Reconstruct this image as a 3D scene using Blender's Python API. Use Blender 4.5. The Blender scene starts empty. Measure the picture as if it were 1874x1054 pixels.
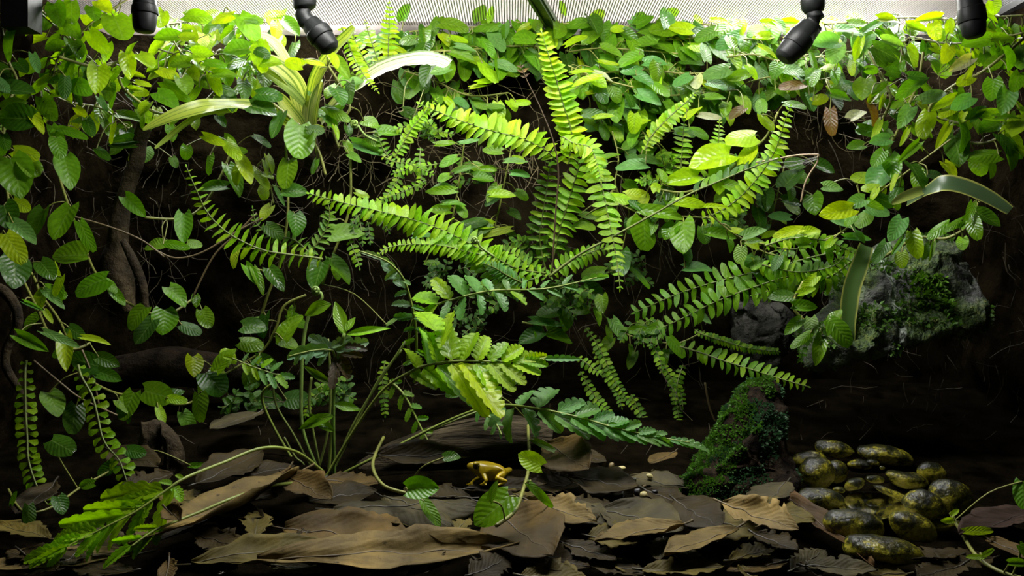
import bpy, bmesh, math, random
from mathutils import Vector, Matrix, noise
R = random.Random(7)
SC = bpy.context.scene
COL = SC.collection
F, H = 1700.0, 0.17                      # focal length in pixels of the 1874-wide frame, camera height (m)

# ------------------------------------------------------------------ camera, world, exposure, lamps
cam = bpy.data.cameras.new('camera'); cam.sensor_width = 36; cam.lens = 36 * F / 1874; cam.clip_start = 0.01
co = bpy.data.objects.new('camera', cam); COL.objects.link(co)
co.location = (0, 0, H); co.rotation_euler = (math.pi / 2, 0, 0); SC.camera = co
w = bpy.data.worlds.new('world'); SC.world = w; w.use_nodes = True
w.node_tree.nodes['Background'].inputs[0].default_value = (.9, 1, .95, 1)
w.node_tree.nodes['Background'].inputs[1].default_value = 0.02
SC.view_settings.view_transform = 'Standard'; SC.view_settings.look = 'None'
SC.view_settings.gamma = 1; SC.view_settings.use_curve_mapping = False
SC.view_settings.exposure = 0.0
SC.cycles.max_bounces = 8; SC.cycles.transparent_max_bounces = 16
LAMP_BACK, LAMP_MAIN = 125.0, 160.0        # emission strength of the LED bars on the lid
LID = H + 0.246

def P(x, y, D): return Vector(((x - 937) * D / F, D, H - (y - 527) * D / F))
def floor_z(D): return 0.015 + (D - .5) * .2
def on_floor(x, y):                       # the floor point seen at a pixel
    k = y - 527
    D = min(.84, max(.42, F * (H + .085) / (k + .2 * F)))
    return D

# ------------------------------------------------------------------ materials
def mat(name):
    m = bpy.data.materials.new(name); m.use_nodes = True; nt = m.node_tree
    for n in list(nt.nodes): nt.nodes.remove(n)
    out = nt.nodes.new('ShaderNodeOutputMaterial')
    def N(t, **k):
        n = nt.nodes.new(t)
        for a, v in k.items():
            if a.startswith('i_'):
                key = a[2:]; key = int(key) if key.isdigit() else key.replace('_', ' ')
                s = n.inputs[key]
                if hasattr(v, 'is_output'): nt.links.new(v, s)
                else: s.default_value = v
            else: setattr(n, a, v)
        return n
    def math_(op, a, b=None, c=None):
        n = nt.nodes.new('ShaderNodeMath'); n.operation = op
        for i, v in enumerate((a, b, c)):
            if v is None: continue
            if hasattr(v, 'is_output'): nt.links.new(v, n.inputs[i])
            else: n.inputs[i].default_value = v
        return n.outputs[0]
    def mix(f, a, b, bt='MIX'):
        n = nt.nodes.new('ShaderNodeMix'); n.data_type = 'RGBA'; n.blend_type = bt
        for s, v in ((n.inputs[0], f), (n.inputs[6], a), (n.inputs[7], b)):
            if hasattr(v, 'is_output'): nt.links.new(v, s)
            else: s.default_value = v if s.type == 'VALUE' else (*v, 1)[:4]
        return n.outputs[2]
    def ramp(f, stops):
        n = nt.nodes.new('ShaderNodeValToRGB'); nt.links.new(f, n.inputs[0]); e = n.color_ramp.elements
        while len(e) < len(stops): e.new(.5)
        for el, (p, c) in zip(e, stops): el.position = p; el.color = (*c, 1) if len(c) == 3 else c
        return n.outputs[0]
    def ns(scale, detail=4, vec=None, rough=.6):
        n = nt.nodes.new('ShaderNodeTexNoise'); n.inputs['Scale'].default_value = scale
        n.inputs['Detail'].default_value = detail; n.inputs['Roughness'].default_value = rough
        if vec is not None: nt.links.new(vec, n.inputs['Vector'])
        return n.outputs[0]
    def bump(h, s=.4, d=.001):
        n = nt.nodes.new('ShaderNodeBump'); n.inputs['Strength'].default_value = s; n.inputs['Distance'].default_value = d
        nt.links.new(h, n.inputs['Height']); return n.outputs[0]
    def surf(s): nt.links.new(s, out.inputs[0])
    return m, N, math_, mix, ramp, ns, bump, surf

def leaf_mat(name, veins=1.0, trans=.45, rough=.34, nvein=7.0, quilt=1.0, vcol=(.34, .50, .12), vf=.22):
    m, N, M, mix, ramp, ns, bump, surf = mat(name)
    oi = N('ShaderNodeObjectInfo'); uv = N('ShaderNodeUVMap'); uv.uv_map = 'UVMap'
    sp = N('ShaderNodeSeparateXYZ', i_0=uv.outputs[0])
    c = M('ABSOLUTE', M('SUBTRACT', sp.outputs[0], .5))
    mid = M('LESS_THAN', c, .022)
    saw = M('FRACT', M('SUBTRACT', M('MULTIPLY', sp.outputs[1], nvein), M('MULTIPLY', c, nvein * .62)))
    tri = M('ABSOLUTE', M('SUBTRACT', saw, .5))                     # 0.5 on the vein
    sv = M('GREATER_THAN', tri, .465)
    v = M('MULTIPLY', M('MAXIMUM', mid, M('MULTIPLY', sv, .65)), veins)
    tc = N('ShaderNodeTexCoord')
    sh = N('ShaderNodeVectorMath', operation='ADD'); sh.inputs[0].default_value = (0, 0, 0)
    N_ = sh; m.node_tree.links.new(tc.outputs['Object'], sh.inputs[0]); m.node_tree.links.new(oi.outputs['Location'], sh.inputs[1])
    mot = ns(6.0, 3, sh.outputs[0])
    base = mix(1.0, oi.outputs['Color'], ramp(mot, [(.3, (.72, .76, .7)), (.7, (1.15, 1.12, 1.1))]), 'MULTIPLY')
    base = mix(M('MULTIPLY', v, vf), base, vcol)
    tcol = mix(1.0, base, (1.7, 1.75, .25), 'MULTIPLY')
    tcol = mix(M('MULTIPLY', v, .45), tcol, (.10, .22, .01))
    hgt = M('ADD', M('MULTIPLY', M('SUBTRACT', .5, tri), .7 * quilt), M('MULTIPLY', mot, .6))
    hgt = M('SUBTRACT', hgt, M('MULTIPLY', mid, .35))
    nb = bump(hgt, .5, .0011)
    pr = N('ShaderNodeBsdfPrincipled', i_Base_Color=base, i_Roughness=M('ADD', M('MULTIPLY', oi.outputs['Random'], .28), rough - .14), i_Normal=nb)
    pr.inputs['Specular IOR Level'].default_value = .36
    tr = N('ShaderNodeBsdfTranslucent', i_Color=tcol)
    mx = N('ShaderNodeMixShader', i_0=trans, i_1=pr.outputs[0], i_2=tr.outputs[0])
    surf(mx.outputs[0]); return m

def simple(name, c1, c2, scale=40, rough=.7, bs=.5, bd=.002, spec=.4, detail=5, metal=0, stops=(.35, .65), stretch=(1, 1, 1)):
    m, N, M, mix, ramp, ns, bump, surf = mat(name)
    tc = N('ShaderNodeTexCoord'); mp = N('ShaderNodeMapping', i_0=tc.outputs['Object']); mp.inputs['Scale'].default_value = stretch; ob = mp.outputs[0]
    n1 = ns(scale, detail, ob)
    col = ramp(n1, [(stops[0], c1), (stops[1], c2)])
    pr = N('ShaderNodeBsdfPrincipled', i_Base_Color=col, i_Roughness=rough, i_Normal=bump(ns(scale * 2.3, 6, ob), bs, bd))
    pr.inputs['Specular IOR Level'].default_value = spec; pr.inputs['Metallic'].default_value = metal
    surf(pr.outputs[0]); return m

M_FIG = leaf_mat('fig_leaf')
M_FERN = leaf_mat('fern_leaf', veins=.5, trans=.5, rough=.4, nvein=5, quilt=.5)
M_LOBE = leaf_mat('lobed_fern_leaf', veins=.9, trans=.5, rough=.42, nvein=6, quilt=.6, vcol=(.03, .08, .005), vf=.5)
M_VEIN = leaf_mat('veined_leaf', veins=2.2, trans=.4, rough=.4, nvein=8)

def obj_col_mat(name, rough=.6, trans=0.0, scale=60, var=.35):
    m, N, M, mix, ramp, ns, bump, surf = mat(name)
    oi = N('ShaderNodeObjectInfo'); tc = N('ShaderNodeTexCoord')
    n1 = ns(scale, 5, tc.outputs['Object'])
    b = mix(1.0, oi.outputs['Color'], ramp(n1, [(.3, (1 - var,) * 3), (.7, (1 + var,) * 3)]), 'MULTIPLY')
    pr = N('ShaderNodeBsdfPrincipled', i_Base_Color=b, i_Roughness=rough, i_Normal=bump(n1, .4, .0006))
    s = pr.outputs[0]
    if trans:
        tr = N('ShaderNodeBsdfTranslucent', i_Color=b); s = N('ShaderNodeMixShader', i_0=trans, i_1=s, i_2=tr.outputs[0]).outputs[0]
    surf(s); return m
M_STEM = obj_col_mat('stem_skin', .5)

def dead_mat():
    m, N, M, mix, ramp, ns, bump, surf = mat('dead_leaf')
    oi = N('ShaderNodeObjectInfo'); uv = N('ShaderNodeUVMap'); uv.uv_map = 'UVMap'; tc = N('ShaderNodeTexCoord')
    sp = N('ShaderNodeSeparateXYZ', i_0=uv.outputs[0])
    c = M('ABSOLUTE', M('SUBTRACT', sp.outputs[0], .5))
    mid = M('LESS_THAN', c, .012)
    tri = M('ABSOLUTE', M('SUBTRACT', M('FRACT', M('SUBTRACT', M('MULTIPLY', sp.outputs[1], 11), M('MULTIPLY', c, 7.5))), .5))
    sv = M('GREATER_THAN', tri, .475)
    v = M('MAXIMUM', mid, M('MULTIPLY', sv, .5))
    n1 = ns(28, 6, tc.outputs['Object']); n2 = ns(130, 5, tc.outputs['Object']); n3 = ns(9, 3, tc.outputs['Object'])
    b = mix(1.0, oi.outputs['Color'], ramp(n1, [(.30, (.30, .28, .25)), (.5, (.85, .85, .8)), (.68, (1.6, 1.5, 1.2))]), 'MULTIPLY')
    b = mix(ramp(n3, [(.56, (0, 0, 0)), (.66, (.65,) * 3)]), b, (.035, .03, .022))
    b = mix(ramp(n2, [(.64, (0, 0, 0)), (.70, (.8,) * 3)]), b, (.02, .016, .01))
    b = mix(M('MULTIPLY', v, .30), b, (.05, .035, .02))
    h = M('ADD', M('MULTIPLY', n2, .5), M('MULTIPLY', M('SUBTRACT', .5, tri), .22))
    pr = N('ShaderNodeBsdfPrincipled', i_Base_Color=b, i_Roughness=.55, i_Normal=bump(h, .8, .0012))
    pr.inputs['Specular IOR Level'].default_value = .08
    tr = N('ShaderNodeBsdfTranslucent', i_Color=b)
    surf(N('ShaderNodeMixShader', i_0=.12, i_1=pr.outputs[0], i_2=tr.outputs[0]).outputs[0]); return m
M_DEAD = dead_mat()

def strap_mat():
    m, N, M, mix, ramp, ns, bump, surf = mat('variegated_strap_leaf')
    oi = N('ShaderNodeObjectInfo'); uv = N('ShaderNodeUVMap'); uv.uv_map = 'UVMap'
    sp = N('ShaderNodeSeparateXYZ', i_0=uv.outputs[0])
    # stripes along the leaf, irregular across
    cx = N('ShaderNodeCombineXYZ', i_0=M('MULTIPLY', sp.outputs[0], 9.0), i_1=oi.outputs['Random'], i_2=M('MULTIPLY', sp.outputs[1], .35))
    st = ns(1.6, 2, cx.outputs[0])
    green = mix(1.0, oi.outputs['Color'], (.28, .42, .2), 'MULTIPLY')
    b = mix(ramp(st, [(.50, (0, 0, 0)), (.56, (1, 1, 1))]), oi.outputs['Color'], green)
    tcol = mix(1.0, b, (1.1, 1.15, .35), 'MULTIPLY')
    pr = N('ShaderNodeBsdfPrincipled', i_Base_Color=b, i_Roughness=.35, i_Normal=bump(st, .3, .0008))
    tr = N('ShaderNodeBsdfTranslucent', i_Color=tcol)
    surf(N('ShaderNodeMixShader', i_0=.35, i_1=pr.outputs[0], i_2=tr.outputs[0]).outputs[0]); return m
M_STRAP = strap_mat()
def edge_strap_mat():
    m, N, M, mix, ramp, ns, bump, surf = mat('yellow_edged_strap_leaf')
    oi = N('ShaderNodeObjectInfo'); uv = N('ShaderNodeUVMap'); uv.uv_map = 'UVMap'; tc = N('ShaderNodeTexCoord')
    sp = N('ShaderNodeSeparateXYZ', i_0=uv.outputs[0]); c = M('ABSOLUTE', M('SUBTRACT', sp.outputs[0], .5))
    c = M('ADD', c, M('MULTIPLY', M('SUBTRACT', ns(60, 3, tc.outputs['Object']), .5), .12))
    b = mix(ramp(c, [(.38, (0, 0, 0)), (.47, (1, 1, 1))]), oi.outputs['Color'], (.32, .33, .07))
    pr = N('ShaderNodeBsdfPrincipled', i_Base_Color=b, i_Roughness=.35)
    tr = N('ShaderNodeBsdfTranslucent', i_Color=b)
    surf(N('ShaderNodeMixShader', i_0=.2, i_1=pr.outputs[0], i_2=tr.outputs[0]).outputs[0]); return m
M_EDGE = edge_strap_mat()

def stone_mat():
    m, N, M, mix, ramp, ns, bump, surf = mat('wet_algae_stone')
    tc = N('ShaderNodeTexCoord'); oi = N('ShaderNodeObjectInfo')
    sh = N('ShaderNodeVectorMath', operation='ADD'); m.node_tree.links.new(tc.outputs['Object'], sh.inputs[0]); m.node_tree.links.new(oi.outputs['Location'], sh.inputs[1])
    sp = N('ShaderNodeSeparateXYZ', i_0=tc.outputs['Generated'])
    n1 = ns(95, 6, sh.outputs[0], .7); n2 = ns(420, 5, sh.outputs[0])
    f = M('ADD', M('MULTIPLY', sp.outputs[2], .6), M('MULTIPLY', M('SUBTRACT', n1, .42), 1.7))
    b = ramp(f, [(.12, (.34, .28, .055)), (.42, (.26, .235, .016)), (.55, (.05, .048, .008)), (.75, (.012, .013, .007))])
    b = mix(1.0, b, ramp(n2, [(.35, (.6,) * 3), (.65, (1.25,) * 3)]), 'MULTIPLY')
    pr = N('ShaderNodeBsdfPrincipled', i_Base_Color=b, i_Roughness=.2, i_Normal=bump(n2, .9, .0012))
    surf(pr.outputs[0]); return m
M_STONE = stone_mat()

def rock_mat():
    m, N, M, mix, ramp, ns, bump, surf = mat('mossy_grey_rock')
    tc = N('ShaderNodeTexCoord'); o = tc.outputs['Object']
    n1 = ns(22, 5, o); n2 = ns(90, 5, o); n3 = ns(240, 4, o)
    b = ramp(n2, [(.3, (.014, .015, .014)), (.55, (.055, .057, .052)), (.75, (.12, .12, .11))])
    b = mix(ramp(n1, [(.38, (0, 0, 0)), (.50, (.95,) * 3)]), b, ramp(n3, [(.35, (.014, .034, .006)), (.55, (.06, .11, .012)), (.72, (.16, .18, .03))]))
    sp = N('ShaderNodeSeparateXYZ', i_0=o)
    dx = M('ABSOLUTE', M('ADD', M('ADD', sp.outputs[0], .0098), M('MULTIPLY', M('SUBTRACT', n1, .5), .02)))
    b = mix(M('MULTIPLY', ramp(M('MULTIPLY', dx, 100), [(.12, (1, 1, 1)), (.34, (0, 0, 0))]), M('GREATER_THAN', n3, .44)), b, (.34, .38, .33))
    pr = N('ShaderNodeBsdfPrincipled', i_Base_Color=b, i_Roughness=.65, i_Normal=bump(M('ADD', n2, M('MULTIPLY', n3, .6)), 1.0, .006))
    surf(pr.outputs[0]); return m
M_ROCK = rock_mat()
M_STONE2 = simple('dull_grey_stone', (.010, .010, .009), (.055, .052, .046), 60, .85, 1.0, .006, .1, 8)
M_SOIL = simple('dark_soil', (.002, .0015, .0009), (.013, .0095, .005), 34, .95, .9, .004, .0, 8)
M_FLOOR = simple('wet_substrate', (.0012, .001, .0006), (.0065, .005, .0028), 50, .95, .9, .004, .0, 8)
M_BARK = simple('dark_bark', (.010, .007, .004), (.060, .043, .022), 55, .8, 1.0, .004, .15, 8)
M_LOG = simple('old_dark_log', (.008, .006, .004), (.075, .057, .033), 160, .8, 1.0, .003, .1, 8, stretch=(.08, 1, 1))
M_STUMP = simple('black_peat_stump', (.004, .003, .0025), (.026, .018, .011), 80, .9, 1.0, .004, .05, 8)
M_MOSS = obj_col_mat('moss_blades', .6, .35, 90, .5)
M_ROOT = obj_col_mat('dry_rootlets', .7, 0, 70, .5)
M_BLACK = simple('black_plastic', (.004, .005, .0045), (.009, .010, .0095), 60, .5, .25, .0006, .25)
M_HOUSE = simple('grey_aluminium', (.10, .10, .10), (.14, .14, .14), 20, .4, .05, .0005, .5, 3, .6)
M_GRIT = obj_col_mat('grit', .5, 0, 200, .3)
M_WALLW = simple('white_room_paint', (.44, .41, .38), (.50, .47, .44), 8, .8, .05, .001)

def emit(name, s, col=(1, 1, 1)):
    m, N, M, mix, ramp, ns, bump, surf = mat(name)
    surf(N('ShaderNodeEmission', i_0=(*col, 1), i_1=s).outputs[0]); return m

def screen_mat():
    m, N, M, mix, ramp, ns, bump, surf = mat('lid_screen')
    tc = N('ShaderNodeTexCoord'); sp = N('ShaderNodeSeparateXYZ', i_0=tc.outputs['Object'])
    a = M('LESS_THAN', M('FRACT', M('DIVIDE', sp.outputs[0], .0024)), .36)
    b = M('LESS_THAN', M('FRACT', M('DIVIDE', sp.outputs[1], .0024)), .22)
    wire = M('MAXIMUM', a, b)
    pr = N('ShaderNodeBsdfPrincipled', i_Base_Color=(.30, .26, .23, 1), i_Roughness=.4)
    tr = N('ShaderNodeBsdfTransparent')
    surf(N('ShaderNodeMixShader', i_0=wire, i_1=tr.outputs[0], i_2=pr.outputs[0]).outputs[0]); return m

# ------------------------------------------------------------------ object helpers
def mesh(name, verts, faces, m=None, uvs=None, smooth=True):
    me = bpy.data.meshes.new(name); me.from_pydata([tuple(v) for v in verts], [], faces)
    if uvs:
        l = me.uv_layers.new(name='UVMap')
        for lp in me.loops: l.data[lp.index].uv = uvs[lp.vertex_index]
    if smooth: me.polygons.foreach_set('use_smooth', [True] * len(me.polygons))
    if m: me.materials.append(m)
    me.update(); return me
def obj(name, me, parent=None, color=None):
    o = bpy.data.objects.new(name, me); COL.objects.link(o)
    if parent is not None: o.parent = parent
    if color: o.color = (*color, 1)
    return o
def tag(o, label=None, cat=None, group=None, kind=None):
    if label: o['label'] = label
    if cat: o['category'] = cat
    if group: o['group'] = group
    if kind: o['kind'] = kind
    return o
def thing(name, loc, label, cat, group=None):
    o = bpy.data.objects.new(name, None); COL.objects.link(o); o.location = loc; o.empty_display_size = .01
    return tag(o, label, cat, group)

def smooth_path(pts, per=6):
    """Catmull-Rom through a list of tuples/vectors of any size"""
    pts = [tuple(p) for p in pts]
    if len(pts) < 3: 
        a, b = pts[0], pts[-1]
        return [tuple(a[k] + (b[k] - a[k]) * i / per for k in range(len(a))) for i in range(per + 1)]
    out = []
    for i in range(len(pts) - 1):
        p0 = pts[max(i - 1, 0)]; p1 = pts[i]; p2 = pts[i + 1]; p3 = pts[min(i + 2, len(pts) - 1)]
        for j in range(per):
            t = j / per
            out.append(tuple(.5 * (2 * b + (c - a) * t + (2 * a - 5 * b + 4 * c - d) * t * t + (3 * b - a - 3 * c + d) * t ** 3)
                             for a, b, c, d in zip(p0, p1, p2, p3)))
    out.append(pts[-1]); return out

class MB:
    def __init__(s): s.v = []; s.f = []; s.uv = []
    def tube(s, pts, r, n=5, cap=True):
        pts = [Vector(p) for p in pts]; b0 = len(s.v); k = len(pts)
        up = Vector((.31, .2, .93)).normalized()
        for i, p in enumerate(pts):
            t = (pts[min(i + 1, k - 1)] - pts[max(i - 1, 0)])
            t = t.normalized() if t.length > 1e-9 else Vector((0, 0, 1))
            a = t.cross(up)
            if a.length < 1e-3: a = t.cross(Vector((1, 0, 0)))
            a.normalize(); b = t.cross(a)
            rr = r[i] if isinstance(r, (list, tuple)) else r
            for j in range(n):
                q = 2 * math.pi * j / n; s.v.append(p + (a * math.cos(q) + b * math.sin(q)) * rr); s.uv.append((j / n, i / k))
        for i in range(k - 1):
            for j in range(n):
                s.f.append((b0 + i * n + j, b0 + i * n + (j + 1) % n, b0 + (i + 1) * n + (j + 1) % n, b0 + (i + 1) * n + j))
        if cap:
            s.f.append(tuple(b0 + j for j in range(n))[::-1]); s.f.append(tuple(b0 + (k - 1) * n + j for j in range(n)))
    def box(s, c, d, rot=None):
        b0 = len(s.v); c = Vector(c)
        for x in (-1, 1):
            for y in (-1, 1):
                for z in (-1, 1):
                    q = Vector((x * d[0] / 2, y * d[1] / 2, z * d[2] / 2))
                    if rot: q = rot @ q
                    s.v.append(c + q); s.uv.append((0, 0))
        for f in ((0, 1, 3, 2), (4, 6, 7, 5), (0, 4, 5, 1), (2, 3, 7, 6), (0, 2, 6, 4), (1, 5, 7, 3)): s.f.append(tuple(b0 + i for i in f))
    def build(s, name, m, parent=None, color=None, origin=None, smooth=True):
        vs = [v - origin for v in s.v] if origin is not None else s.v
        o = obj(name, mesh(name, vs, s.f, m, s.uv, smooth), parent, color); return o

# ------------------------------------------------------------------ leaf blades (unit length along +Y, unit width, upper side +Z)
def blade(name, m, prof, rows, cols, cord=0., fold=.1, droop=.15, wav=.02, twist=0., falc=0., seed=0, asym=0.):
    rr = random.Random(seed); vs = []; uv = []; fs = []
    ph = rr.uniform(0, 6)
    for i in range(rows + 1):
        v = i / rows; wl, wr = prof(v, 0), prof(v, 1)
        for j in range(cols + 1):
            u = j / cols; s = u * 2 - 1
            x = s * (wl if s < 0 else wr) * .5
            y = v - cord * abs(s) ** 1.5 * (1 - v) ** 3 + falc * 0
            z = fold * abs(s) * .5 * (wl + wr) / 2 - droop * v * v + wav * math.sin(ph + 7 * v + 3 * s) * abs(s)
            x += falc * v * v
            a = twist * v; x, z = x * math.cos(a) - z * math.sin(a), x * math.sin(a) + z * math.cos(a)
            vs.append((x, y, z)); uv.append((u, v))
    for i in range(rows):
        for j in range(cols):
            a = i * (cols + 1) + j; fs.append((a, a + 1, a + cols + 2, a + cols + 1))
    return mesh(name, vs, fs, m, uv)
def fig_prof(v, side):
    return max(.02, min(1, (math.sin(math.pi * min(1, (v * .93 + .07)) ** .80)) ** .62)) if v < 1 else .05
def ovate_prof(v, side): return max(.16, math.sin(math.pi * (v * .90 + .07) ** .88) ** .5)
def oval_prof(v, side): return max(.05, math.sin(math.pi * (v * .96 + .03)) ** .6)
def round_prof(v, side): return max(.06, math.sin(math.pi * (v * .92 + .06)) ** .45)
def fan_prof(v, side): return max(.08, (.18 + .95 * v) * (1 if v < .8 else (1 - ((v - .8) / .2) ** 2 * .75)))
def sword_prof(v, side):
    b = max(.06, (math.sin(math.pi * min(1, v * .80 + .20))) ** .5)
    if side == 1 and v < .3: b *= 1.35 * (1 - v)
    return min(b, 1.15)
def lance_prof(v, side): return max(.03, math.sin(math.pi * (v * .97 + .015) ** .85))
def lobed_blade(name, n, depth, fold, droop, twist, falc, seed, fwd=.10, per=6):
    """pinna cut into n rounded, forward-leaning lobes a side"""
    rr = random.Random(seed); rows = n * per; cols = 4; vs = []; uv = []; fs = []
    for i in range(rows + 1):
        v = i / rows; env = max(.05, math.sin(math.pi * min(1, v * .84 + .14)) ** .55 * (1.02 - .22 * v))
        if i == rows: env = .06
        for j in range(cols + 1):
            sx = j / cols * 2 - 1; f = (v * n + (.25 if sx > 0 else 0)) % 1.0
            lob = (1 - abs(2 * f - 1) ** 3.0) ** .5                      # rounded lobe, sharp sinus
            e = env * (1 - depth + depth * lob) if abs(sx) > .9 else env * (1 - depth) * 1.1
            x = sx * e * .5; y = v + fwd * abs(sx) * env; z = fold * abs(x) - droop * v * v + .05 * lob * abs(sx) * (1 if rr.random() > .5 else .4) * .6
            x += falc * v * v; a = twist * v; x, z = x * math.cos(a) - z * math.sin(a), x * math.sin(a) + z * math.cos(a)
            vs.append((x, y, z)); uv.append((j / cols, v))
    for i in range(rows):
        for j in range(cols):
            a = i * (cols + 1) + j; fs.append((a, a + 1, a + cols + 2, a + cols + 1))
    return mesh(name, vs, fs, M_LOBE, uv)
FIG = [blade('fig_leaf', M_FIG, fig_prof if k % 2 else ovate_prof, 9, 4, .16, f, d, w_, t, fa, k) for k, (f, d, w_, t, fa) in enumerate(
    [(.10, .10, .02, 0, 0), (.25, .18, .03, .15, .05), (-.12, .22, .03, -.15, -.05), (.18, .02, .04, .25, .08), (.05, .32, .03, -.2, 0), (.38, .12, .02, 0, .04)])]
SMALL = [blade('small_leaf', M_FERN, round_prof, 4, 2, .05, f, d, .03, 0, 0, k) for k, (f, d) in enumerate([(.1, .1), (.3, .2), (-.1, .25)])]
SWORD = [blade('fern_leaflet', M_FERN, sword_prof, 6, 2, 0, f, d, .04, t, fa, k) for k, (f, d, t, fa) in enumerate(
    [(.1, .10, .1, .30), (.2, .25, -.2, .42), (-.1, .30, .25, .36), (.15, .40, 0, .50)])]
SWORDM = [blade('fern_leaflet', M_FERN, lambda v, s: sword_prof(v, 1 - s), 6, 2, 0, f, d, .04, t, fa, k) for k, (f, d, t, fa) in enumerate(
    [(.1, .10, -.1, .30), (.2, .25, .2, .42), (-.1, .30, -.25, .36), (.15, .40, 0, .50)])]
LOBE = [lobed_blade('lobed_pinna', n, dp, f, d, t, fa, k) for k, (n, dp, f, d, t, fa) in enumerate(
    [(6, .50, .15, .10, .1, .05), (7, .55, .25, .2, -.2, -.05), (5, .48, .1, .25, .2, .06)])]
FINE = [lobed_blade('serrate_pinna', n, .46, f, d, t, fa, k, .14) for k, (n, f, d, t, fa) in enumerate(
    [(5, .15, .15, .2, .08), (4, .3, .3, -.2, -.08), (4, .1, .2, .3, .1)])]
LANCE = [blade('lance_leaf', M_VEIN, lance_prof, 10, 4, 0, .25, d, .02, t, fa, k) for k, (d, t, fa) in enumerate([(.1, 0, .05), (.3, .2, -.05)])]
PLAINL = [blade('narrow_leaf', M_FIG, lance_prof, 8, 2, 0, .25, d, .02, t, fa, k) for k, (d, t, fa) in enumerate([(.1, 0, .05), (.3, .2, -.05)])]
FAN = [blade('fan_leaflet', M_FERN, fan_prof, 6, 4, -.0, f, d, .05, t, fa, k) for k, (f, d, t, fa) in enumerate([(.15, .15, .1, .1), (.3, .3, -.2, -.1), (-.1, .2, .2, .05)])]
KINDS = dict(fan=FAN, fig=FIG, small=SMALL, sword=SWORD, swordm=SWORDM, lobe=LOBE, fine=FINE, lance=LANCE, narrow=PLAINL)
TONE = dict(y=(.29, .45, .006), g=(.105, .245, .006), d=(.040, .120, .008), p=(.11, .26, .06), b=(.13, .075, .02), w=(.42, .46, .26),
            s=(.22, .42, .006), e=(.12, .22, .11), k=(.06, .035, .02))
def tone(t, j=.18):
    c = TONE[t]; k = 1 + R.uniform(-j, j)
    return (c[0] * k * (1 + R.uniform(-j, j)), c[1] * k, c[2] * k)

def put_leaf(kind, parent, org, x, y, D, L, ang, W, t, name='leaf', tilt=.55, roll=None, var=None, centre=True):
    """a leaf whose outline, seen from the front, is L px long and W*L wide at depth D, facing up towards the lamps; returns its base point"""
    a = math.radians(ang + R.uniform(-3, 3)); ax = Vector((math.cos(a), 0, -math.sin(a)))
    e = math.sin(a) * tilt * R.uniform(.5, 1.15) + R.uniform(-.12, .12)
    t3 = (ax * math.cos(e) + Vector((0, -1, 0)) * math.sin(e)).normalized()
    n0 = Vector((0, -1, 0)); n0 = (n0 - t3 * n0.dot(t3)).normalized()
    sd = t3.cross(n0)
    r = R.uniform(.25, .8) * tilt / .55 if roll is None else roll
    n = n0 * math.cos(r) + sd * math.sin(r) * (1 if sd.z >= 0 else -1)
    X = t3.cross(n)
    Lr = L * D / F / math.cos(e); Wr = W * L * D / F / math.cos(r)
    base = P(x - (math.cos(a) * L / 2 if centre else 0), y - (math.sin(a) * L / 2 if centre else 0), D)
    if centre: base = base - Vector((0, -1, 0)) * math.sin(e) * Lr * .5
    q = (Lr + Wr) * .5
    M = Matrix(((X.x * Wr, t3.x * Lr, n.x * q, base.x), (X.y * Wr, t3.y * Lr, n.y * q, base.y), (X.z * Wr, t3.z * Lr, n.z * q, base.z), (0, 0, 0, 1)))
    if kind in ('sword', 'swordm') and X.z > 0: X = -X           # leaflets arch downwards
    ms = KINDS[kind]; me = ms[R.randrange(len(ms)) if var is None else var]
    o = obj(name, me, parent, tone(t) if isinstance(t, str) else t)
    o.matrix_basis = Matrix.Translation(-Vector(org)) @ M
    return base, t3
def DB(x, y):
    l = min(1, max(0, (430 - x) / 430)); r = min(1, max(0, (x - 1480) / 400))
    d = .815 - .16 * l - .12 * r + (.012 if y < 90 else 0)
    return min(d, on_floor(x, y + 20) - .012) if y > 640 else d

# ------------------------------------------------------------------ the setting
def sheet(name, m, fn, nu, nv):
    vs = [fn(i / nu, j / nv) for j in range(nv + 1) for i in range(nu + 1)]
    fs = [(j * (nu + 1) + i, j * (nu + 1) + i + 1, (j + 1) * (nu + 1) + i + 1, (j + 1) * (nu + 1) + i) for j in range(nv) for i in range(nu)]
    return obj(name, mesh(name, vs, fs, m))
def nz(p, s): return noise.noise(Vector(p) * s)
def rough(p): return nz(p, 9) * .55 + nz(p, 24) * .3 + nz(p, 70) * .15
def f_back(u, v):
    x = -.42 + .88 * u; z = -.02 + (LID + .01) * v; p = (x, .88, z)
    return (x, .872 + .022 * rough(p) - .012 * max(0, nz((x, 0, z), 5)), z)
tag(sheet('wall_back', M_SOIL, f_back, 130, 70), 'dark peat and root covered rear wall behind the ferns', 'wall', kind='structure')
def f_left(u, v):
    y = .42 + .48 * u; z = -.02 + (LID + .01) * v
    return (-.392 + .018 * u + .016 * rough((0, y, z)), y, z)
tag(sheet('wall_left', M_SOIL, f_left, 60, 60), 'dark soil side wall beside the hanging fig vines', 'wall', kind='structure')
def f_right(u, v):
    y = .90 - .48 * u; z = -.02 + (LID + .01) * v
    return (.425 + .016 * rough((.5, y, z)), y, z)
tag(sheet('wall_right', M_SOIL, f_right, 60, 60), 'dark soil side wall beyond the pebble pool', 'wall', kind='structure')
def f_floor(u, v):
    x = -.5 + u; y = .38 + .52 * v
    return (x, y, floor_z(y) - .006 + .008 * rough((x, y, 0)))
tag(sheet('floor', M_FLOOR, f_floor, 120, 70), 'black wet substrate floor under the dead leaves', 'floor', kind='structure')
tag(sheet('wall_room', M_WALLW, lambda u, v: (-1.2 + 2.4 * u, .97, .2 + 1.0 * v), 2, 2), 'pale room wall seen through the screen lid', 'wall', kind='structure')

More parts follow.
